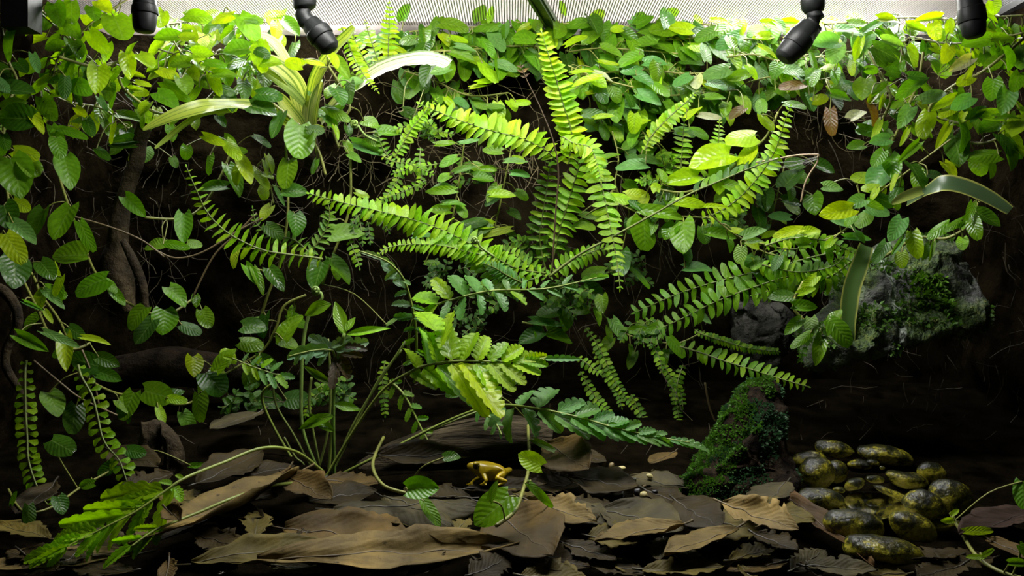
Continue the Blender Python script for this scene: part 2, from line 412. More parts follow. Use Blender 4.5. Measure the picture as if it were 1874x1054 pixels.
# ------------------------------------------------------------------ lid and lamps
lid = thing('screen_lid', (0, .62, LID), 'fine metal screen lid across the top of the terrarium', 'lid')
o = sheet('screen', screen_mat(), lambda u, v: (-.43 + .86 * u, -.22 + .47 * v, 0), 1, 1); o.parent = lid
mb = MB(); mb.box((0, .262, -.002), (.88, .018, .012)); mb.build('rear_frame', simple('brown_frame', (.05, .04, .034), (.08, .065, .055), 30, .5), lid, smooth=False)
mb = MB(); mb.box((0, -.225, 0), (.88, .012, .012)); mb.build('front_frame', M_BLACK, lid, smooth=False)
for s in (-1, 1):
    mb = MB(); mb.box((s * .435, .01, 0), (.012, .48, .012)); mb.build('side_frame', M_BLACK, lid, smooth=False)
rot = Matrix.Rotation(math.radians(-12), 3, 'Z')
mb = MB(); mb.box((.0285, .19, -.006), (.013, .11, .005), rot); mb.box((.0245, .19, -.0095), (.002, .11, .003), rot); mb.box((.0325, .19, -.0095), (.002, .11, .003), rot)
mb.build('crossbar', simple('green_plastic', (.025, .05, .018), (.04, .075, .025), 40, .3), lid, smooth=False)

def led_bar(x, y, z, ln, r, strength, label, full):
    t = thing('led_light_bar', (x, y, z), label, 'lamp', 'light bars on the lid')
    n = 10; vs = []; fs = []
    for i in (0, 1):
        for j in range(n + 1):
            q = math.pi * (1 + j / n)
            vs.append(((i - .5) * ln, math.cos(q) * r, math.sin(q) * r * .8))
    for j in range(n): fs.append((j, j + 1, n + 2 + j, n + 1 + j))
    obj('diffuser', mesh('diffuser', vs, fs, emit('led_glow', strength, (1, .985, .95))), t)
    mb = MB(); mb.box((0, 0, r * .35), (ln + .01, r * 2.3, r * .7)); mb.build('housing', M_HOUSE, t, smooth=False)
    for s in (-1, 1):
        mb = MB(); mb.box((s * (ln / 2 + .004), 0, -.2 * r), (.008, r * 2.3, r * 1.8)); mb.build('end_cap', M_BLACK, t, smooth=False)
    return t
led_bar((430 - 937) * .845 / F, .838, LID + .040, .25, .014, LAMP_BACK, 'glowing light bar lying on the screen above the striped bromeliad', 0)
led_bar((1560 - 937) * .845 / F, .838, LID + .040, .25, .014, LAMP_BACK, 'glowing light bar lying on the screen above the right creeping fig', 0)
led_bar(.01, .61, LID + .05, .36, .02, LAMP_MAIN, 'long glowing light bar over the middle of the lid', 1)

# ------------------------------------------------------------------ misting nozzles
def nozzle(label, segs, D):
    """segs: lists of (x, y, half width px) in order; each list is one part"""
    x0, y0, _ = segs[0][1][0]
    t = thing('misting_nozzle', P(x0, y0, D), label, 'nozzle', 'black misting nozzles under the lid')
    for nm, pts in segs:
        mb = MB(); mb.tube([P(x, y, D) - t.location for x, y, _ in pts], [r * D / F for _, _, r in pts], 18)
        o = mb.build(nm, M_BLACK, t)
        bv = o.modifiers.new('bevel', 'BEVEL'); bv.width = .0006; bv.segments = 2; bv.limit_method = 'ANGLE'; bv.angle_limit = .6
    return t
nozzle('short black misting nozzle pointing down over the left fig vines',
       [('pipe', [(266, -108, 11), (266, 0, 11)]), ('collar', [(264, -8, 20), (265, 10, 21), (265, 11, 23), (265, 26, 24)]), ('tip', [(265, 26, 22.5), (264, 50, 20), (264, 58, 17), (264, 60, 10)])], .66)
nozzle('black elbow misting nozzle angled down right above the bromeliad',
       [('pipe', [(556, -72, 13), (557, -6, 13)]), ('swivel', [(557, -16, 19), (557, 2, 22), (558, 14, 20), (560, 20, 12)]), ('elbow', [(556, 12, 13), (554, 26, 15), (560, 38, 16), (572, 46, 16)]),
        ('collar', [(566, 40, 17), (578, 54, 21), (580, 56, 24), (590, 70, 24)]), ('tip', [(590, 70, 22), (604, 88, 19), (607, 93, 12)])], .70)
nozzle('black elbow misting nozzle angled down left over the right bank',
       [('pipe', [(1488, -72, 13), (1488, -6, 13)]), ('swivel', [(1488, -16, 20), (1488, 4, 23), (1487, 18, 20), (1486, 26, 12)]), ('elbow', [(1487, 16, 13), (1493, 32, 16), (1488, 46, 18), (1478, 56, 18)]),
        ('collar', [(1484, 48, 20), (1470, 64, 23), (1468, 66, 25), (1452, 86, 25)]), ('tip', [(1452, 86, 24), (1436, 104, 20), (1432, 109, 13)])], .70)
nozzle('short black misting nozzle pointing down at the far right edge',
       [('pipe', [(1772, -90, 12), (1772, -6, 12)]), ('collar', [(1772, -12, 20), (1776, 14, 22), (1777, 15, 24), (1780, 40, 25)]), ('tip', [(1780, 40, 23), (1783, 62, 20), (1784, 69, 14)])], .68)
mb = MB(); D = .66; c = P(40, 20, D)
t = thing('corner_fitting', c, 'black plastic corner fitting under the lid at the top left', 'fitting')
mb.box((0, 0, 0), (.019, .02, .028)); mb.build('block', M_BLACK, t, smooth=False)
mb = MB(); mb.tube([(0, 0, .012), (0, 0, LID - c.z)], .006, 14); mb.build('pipe', M_BLACK, t)

# ------------------------------------------------------------------ lumps: rocks, stumps, stones from a front outline with real depth
def lump(name, m, outline, D, thick, amp, parent=None, origin=None, rings=9, nseg=64, front=1.0, power=2.2, seed=0, lean=0.):
    cx = sum(p[0] for p in outline) / len(outline); cy = sum(p[1] for p in outline) / len(outline)
    ring = smooth_path(outline + [outline[0]], 6)[:-1]
    k = len(ring); vs = []; fs = []
    y0 = min(p[1] for p in outline); y1 = max(p[1] for p in outline)
    def dep(y): return D + lean * ((y - cy) / max(1, y1 - y0))
    def add(x, y, off):
        q = P(x, y, dep(y)); q.y += off
        nn = Vector((nz((q.x + seed, q.y, q.z), 40), nz((q.x, q.y + seed, q.z + 3), 40), nz((q.x + 5, q.y, q.z + seed), 40))) * amp
        nn += Vector((nz((q.x + seed, q.y, q.z), 130), nz((q.x, q.y + seed, q.z + 3), 130), nz((q.x + 5, q.y, q.z + seed), 130))) * amp * .55
        vs.append(q + nn)
    for sgn in (-1, 1):
        for r in range(rings):
            f = 1 - (r / rings) if sgn < 0 else (r / rings)
        pass
    # front apex -> outline -> back apex
    rr = [math.sin(math.pi / 2 * i / rings) for i in range(1, rings + 1)]
    add(cx, cy, -thick * front)
    for f in rr:
        off = -thick * front * (1 - f ** power) ** (1 / power)
        for x, y in ring: add(cx + (x - cx) * f, cy + (y - cy) * f, off)
    for f in rr[-2::-1]:
        off = thick * (1 - f ** power) ** (1 / power)
        for x, y in ring: add(cx + (x - cx) * f, cy + (y - cy) * f, off)
    add(cx, cy, thick)
    n_r = (len(vs) - 2) // k
    for j in range(k): fs.append((0, 1 + (j + 1) % k, 1 + j))
    for i in range(n_r - 1):
        a, b = 1 + i * k, 1 + (i + 1) * k
        for j in range(k): fs.append((a + j, a + (j + 1) % k, b + (j + 1) % k, b + j))
    z = len(vs) - 1; a = 1 + (n_r - 1) * k
    for j in range(k): fs.append((a + j, a + (j + 1) % k, z))
    o0 = Vector(origin) if origin is not None else P(cx, y1, D)
    ob = obj(name, mesh(name, [v - o0 for v in vs], fs, m), parent)
    if parent is None: ob.location = o0
    return ob, vs, fs
def ell(x, y, rx, ry, a=0, n=12, jit=.06, seed=1):
    rr = random.Random(seed); out = []
    for i in range(n):
        q = 2 * math.pi * i / n; k = 1 + rr.uniform(-jit, jit); u, v = rx * math.cos(q) * k, ry * math.sin(q) * k
        c, s = math.cos(math.radians(a)), math.sin(math.radians(a)); out.append((x + u * c - v * s, y + u * s + v * c))
    return out
def moss_on(vs, fs, n, ln, keep, parent, color, seed=0, name='moss'):
    """tiny moss leaves standing on the camera-side faces of a lump"""
    rr = random.Random(seed); tv = []; tf = []; k = 0
    cand = []
    for f in fs:
        a, b, c = vs[f[0]], vs[f[1]], vs[f[2]]
        nrm = (b - a).cross(c - a)
        if nrm.length < 1e-12: continue
        area = nrm.length; nrm.normalize()
        ctr = sum((vs[i] for i in f), Vector()) / len(f)
        if nrm.y < .35 or nrm.z > .2:
            cand.append((area, f, nrm, ctr))
    tot = sum(c[0] for c in cand); 
    for area, f, nrm, ctr in cand:
        m_ = n * area / tot; q = int(m_) + (1 if rr.random() < m_ - int(m_) else 0)
        for _ in range(q):
            p = vs[f[0]].lerp(vs[f[1]], rr.random()).lerp(vs[f[2]].lerp(vs[f[-1]], rr.random()), rr.random())
            if not keep(p): continue
            d = (nrm + Vector((rr.uniform(-.8, .8), rr.uniform(-.8, .3), rr.uniform(-.1, 1)))).normalized(); L = ln * rr.uniform(.5, 1.4)
            sd = d.cross(Vector((rr.uniform(-1, 1), rr.uniform(-1, 1), rr.uniform(-1, 1)))).normalized() * L * .28
            b0 = len(tv); tv += [p - d * L * .2, p + d * L * .5 + sd, p + d * L + Vector((0, 0, -.2 * L)), p + d * L * .5 - sd]; tf.append((b0, b0 + 1, b0 + 2, b0 + 3))
    o = obj(name, mesh(name, [v - parent.location for v in tv], tf, M_MOSS, None, False), parent, color); tag(o, kind='stuff'); return o

rock, rv, rf = lump('mossy_rock', M_ROCK, [(1556, 470), (1610, 446), (1672, 436), (1738, 452), (1756, 512), (1786, 584), (1748, 606), (1700, 612), (1640, 630), (1575, 656), (1515, 668), (1470, 650), (1490, 600), (1530, 545)], .715, .035, .009, rings=22, power=4, lean=-.05)
tag(rock, 'grey mossy rock with pale streak jutting from the right bank', 'rock')
moss_on(rv, rf, 5200, .0042, lambda p: nz((p.x, p.y, p.z), 26) > .05, rock, (.06, .15, .010), 3)
moss_on(rv, rf, 16000, .0045, lambda p: abs(p.x - P(1690, 0, .7).x) < .013 and abs(p.z - P(0, 535, .7).z) < .012, rock, (.12, .27, .012), 4, 'moss_tuft')
r2, v2, f2 = lump('rough_stone', M_STONE2, [(1335, 575), (1360, 548), (1405, 545), (1432, 570), (1440, 620), (1425, 665), (1390, 680), (1350, 650)], .80, .035, .011)
tag(r2, 'small rough grey stone in shade under the right fern', 'rock')
st, sv, sf = lump('mossy_stump', M_STUMP, [(1392, 686), (1418, 712), (1430, 780), (1444, 860), (1440, 940), (1400, 972), (1320, 962), (1262, 930), (1252, 890), (1284, 836), (1322, 776), (1356, 722)], .625, .032, .009, rings=16, lean=-.07, power=2.6)
tag(st, 'leaning black stump coated in green moss beside the pool', 'stump')
def on_stump(p):
    x = 937 + p.x * F / p.y; y = 527 + (H - p.z) * F / p.y
    return x < 1415 - (y - 690) * .42 + 40 * nz((p.x, p.y, p.z), 60) and nz((p.x + 2, p.y, p.z), 70) > -.25
moss_on(sv, sf, 30000, .0022, on_stump, st, (.06, .16, .010), 5)
moss_on(sv, sf, 16000, .0022, lambda p: nz((p.x + 7, p.y, p.z), 45) > .1, st, (.03, .09, .03), 6, 'dark_moss')

# ------------------------------------------------------------------ wood
def wood(name, m, pts, D, label, cat, n=14, amp=.25):
    """pts: (x, y, half width px[, depth offset])"""
    t = thing(name, P(pts[0][0], pts[0][1], D), label, cat)
    sp = smooth_path([(*p, 0)[:4] for p in pts], 8); mb = MB()
    mb.tube([P(p[0], p[1], D + p[3]) - t.location for p in sp], [p[2] * D / F for p in sp], n)
    for i, v in enumerate(mb.v):
        w_ = v + t.location; k = pts[0][2] * D / F * amp
        mb.v[i] = v + Vector((nz(w_, 60), nz(w_ + Vector((3, 0, 0)), 60), nz(w_ + Vector((0, 5, 0)), 40))) * k
    mb.build('trunk', m, t); return t
wood('curly_branch', M_BARK, [(-30, 520, 11), (8, 532, 10), (30, 562, 9), (30, 600, 9), (14, 636, 9), (12, 668, 8), (28, 700, 7), (42, 735, 6), (44, 790, 5)], .655, 'brown curling branch at the far left edge', 'branch', 10)
tr = wood('woody_root', M_BARK, [(268, 215, 13), (254, 275, 13), (238, 330, 14), (222, 390, 15), (214, 440, 20), (212, 480, 26), (222, 525, 24), (236, 570, 14)], .765, 'thick brown woody root running down the left wall', 'root', 16, .35)
mb = MB(); sp = smooth_path([(225, 440, 6, 0), (245, 480, 9, 0), (262, 525, 8, 0), (266, 570, 5, 0)], 6)
mb.tube([P(a, b, .74) - tr.location for a, b, c, d in sp], [c * .74 / F for a, b, c, d in sp], 10); mb.build('side_root', M_BARK, tr)
wood('fallen_log', M_LOG, [(660, 868, 24), (730, 842, 36), (820, 816, 42), (930, 800, 40), (1010, 806, 30)], .672, 'dark fallen log lying behind the yellow frog', 'log', 20, .14)
wood('rotten_log', M_STUMP, [(150, 700, 28), (240, 680, 34), (340, 672, 36), (470, 700, 30)], .80, 'dark rotten log in shade behind the lower left vines', 'log', 18, .14)
c0 = P(290, 870, .66)
bk = thing('bark_chunk', c0, 'split brown bark chunk standing below the lower left fig leaves', 'bark')
for ol, D_ in (([(262, 770), (285, 765), (300, 790), (292, 830), (276, 850), (262, 820)], .665), ([(292, 768), (312, 785), (330, 820), (336, 850), (315, 878), (302, 850), (296, 810)], .66)):
    lump('bark_slab', M_BARK, ol, D_, .008, .004, bk, c0, 5)

# ------------------------------------------------------------------ creeping fig: vines (stem paths in pixels) and the leaves that hang on them
VINES = [  # label | path | depth offset | auto leaf spacing px (0 none) | auto leaf size
 ('creeping fig vine hanging down the far left edge above the curly branch', '0 40;15 110;30 150;12 200;6 260;10 330;18 385', 0, 46, 44),
 ('creeping fig vine sloping from the top left corner past the corner fitting', '45 0;75 25;130 75;190 130;235 172', 0, 22, 36),
 ('dark stemmed fig vine climbing toward the left short nozzle', '238 -4;170 40;135 75;108 105;96 140', -.02, 24, 38),
 ('young yellow fig vine trailing below the left short nozzle', '250 100;180 122;108 104', -.035, 34, 34),
 ('fig vine looping down to the long variegated strap leaf', '212 125;225 160;260 190;290 207;350 205;400 160', -.02, 44, 30),
 ('yellow fig vine in glare just right of the left short nozzle', '300 40;330 95;372 130;385 165', -.04, 20, 36),
 ('bright fig vine directly below the left glowing screen', '415 12;440 55;455 80;462 118', -.06, 16, 34),
 ('fig vine spreading along the lid edge left of the elbow nozzle', '310 45;370 38;430 48;500 40;540 60', .02, 15, 32),
 ('fig vine covering the bank left of the bromeliad', '290 90;350 105;420 100;470 130', -.03, 18, 36),
 ('shaded fig vine under the top left foliage', '60 150;120 185;190 200;250 250', .03, 26, 36),
 ('long thin fig vine hanging down the left wall past the woody root', '95 262;110 330;130 390;150 440;175 500;220 545;280 575;312 574;352 548', 0, 0, 40),
 ('bright yellow green vine dangling nearest the lower left branch', '0 430;20 470;45 520;70 570;90 610;130 638;165 628', -.03, 0, 40),
 ('dim fig vine creeping along the lower left bank', '40 480;60 505;75 540;110 590;150 680;200 715;260 728;330 740;380 722;430 692', 0, 42, 36),
 ('fig vine curving left from the bright cluster to the woody root', '424 275;405 320;370 378;330 400;265 398', 0, 0, 30),
 ('young fig sprig with narrow yellow leaves left of centre', '392 255;425 280;455 300;490 330;500 372', -.04, 26, 30),
 ('single upright hanging fig stem below the bromeliad', '522 232;525 330;527 380;522 430;510 490;490 540;472 600', -.06, 0, 30),
 ('fig stem hanging with one wrinkled dark leaf left of the long fern', '640 262;642 350;635 400;612 460;590 520', -.01, 70, 24),
 ('fig vine at the foot of the bromeliad', '500 190;545 228;580 270;596 320', -.06, 60, 26),
 ('fig vine beside the bromeliad with small bright leaves', '600 120;625 160;640 200;610 230;620 270', -.05, 34, 30),
 ('fig stem with opposite leaves hanging above the left fern fronds', '850 258;842 320;834 370;826 412', -.02, 20, 34),
 ('fig stem with clasping round leaves left of the central fern', '938 262;926 320;916 370;904 424', -.02, 22, 30),
 ('fig vine along the lid edge above the cream strap leaf', '690 70;750 58;820 52;900 48', .02, 14, 38),
 ('fig vine on the bank behind the cream strap leaf tip', '760 95;850 92;920 85;990 85', .01, 15, 40),
 ('shaded fig vine under the cream strap leaf', '740 130;800 150;860 175;930 170', .02, 24, 34),
 ('fig vine along the lid edge around the green crossbar', '930 52;1000 48;1060 42;1130 52', .02, 14, 36),
 ('fig vine on the bank right of the tall central frond', '1040 95;1100 88;1170 92;1240 98', .01, 14, 40),
 ('fig vine along the lid edge in the middle right', '1130 50;1200 45;1270 44;1350 48', .02, 13, 38),
 ('fig vine on the bank below the middle right lid edge', '1200 75;1280 70;1350 72;1420 70', .01, 15, 40),
 ('glossy fig vine crossing the middle of the right bank', '1090 135;1180 128;1260 135;1340 128', .0, 15, 40),
 ('yellow tipped fig vine just right of the tall central frond', '1040 120;1080 140;1120 150;1160 160', -.02, 26, 36),
 ('fig vine over the soil edge above the right central ferns', '1130 185;1190 178;1270 172;1350 165', .0, 18, 38),
 ('small leaved fig vine below the middle of the bank', '1080 205;1120 215;1160 225;1190 260', -.01, 26, 32),
 ('fig vine on the bank left of the right elbow nozzle', '1330 105;1380 100;1430 112;1480 100', .0, 14, 40),
 ('fig vine on the soil below the right elbow nozzle', '1370 150;1420 140;1470 150;1530 140', .0, 18, 36),
 ('glaring fig vine along the lid edge right of the elbow nozzle', '1400 52;1470 48;1540 42;1610 40', .02, 13, 34),
 ('fig vine on the bank right of the elbow nozzle', '1490 105;1540 98;1600 85;1660 75', .01, 14, 38),
 ('yellow fig vine along the lid edge by the far right nozzle', '1610 35;1670 32;1740 36;1800 32;1874 28', .02, 14, 34),
 ('fig vine behind the far right nozzle tip', '1680 70;1740 80;1810 72;1874 60', .0, 17, 38),
 ('fig vine drooping over dry brown leaves on the right bank', '1590 95;1612 140;1630 180;1612 225;1598 262', -.02, 30, 34),
 ('fig vine hanging from the right bank with long slanting leaves', '1690 95;1680 150;1660 200;1640 245;1615 290;1592 345', -.03, 40, 36),
 ('fig vine slanting across the right bank with twin yellow leaves', '1874 70;1800 130;1740 160;1700 205;1762 228', -.02, 44, 34),
 ('fig vine hanging at the far right edge', '1874 150;1850 190;1840 240;1800 262;1740 255', -.01, 36, 44),
 ('fig vine slanting down left above the yellow edged strap leaf', '1740 255;1700 285;1650 322;1612 352;1592 392', -.05, 24, 32),
 ('fig vine reaching left over the glossy right fern', '1568 338;1575 375;1556 412;1518 436;1452 456;1390 445', -.11, 26, 30),
 ('fig vine draped over the top of the mossy rock', '1792 368;1772 412;1732 436;1682 434;1650 450;1612 474', -.085, 60, 30),
 ('shaded fig vine left of the mossy rock with round dark leaves', '1440 285;1424 350;1410 410;1396 462', .01, 20, 32),
 ('fig sprig hanging left of the mossy rock under the fern', '1470 515;1452 560;1478 592;1500 605;1536 582', -.125, 0, 36),
 ('bright fig vine with the largest yellow leaves right of centre', '1424 205;1402 250;1360 288;1312 330;1250 352;1188 342', -.03, 30, 34),
 ('fig vine with two hanging oval leaves right of centre', '1310 400;1252 396;1190 396;1130 372', -.035, 20, 30),
 ('fig vine reaching down right toward the glossy fern', '1300 392;1345 430;1400 462;1440 470', -.09, 18, 30),
 ('dim fig vine in the gap under the central ferns', '1290 605;1240 628;1190 622;1140 608;1096 565;1082 515', -.02, 24, 30),
 ('fig sprig with pale leaves under the central ferns', '955 590;1000 596;1045 590', -.01, 0, 30),
 ('fig stem hanging between the central fern and the big yellow leaves', '1120 240;1132 290;1126 335;1140 372', -.01, 26, 30),
 ('fig stem hanging in front of the leaf litter right of the frog', '966 770;968 850;958 895;942 935;908 962', -.035, 0, 30),
 ('fig runner with one heart leaf left of the frog', '702 800;682 850;702 888;745 903', -.025, 0, 30),
 ('fig vine climbing beside the withered frond', '400 690;440 668;482 640;505 600;520 560;560 540', -.03, 30, 34),
 ('young bright fig sprig in the bottom right corner', '1740 940;1758 972;1788 1018;1830 1046;1885 1062', 0, 0, 30),
 ('pale young fig sprig at the lower left floor', '15 895;42 935;90 930;150 890;200 862;250 828', .0, 0, 30),
]
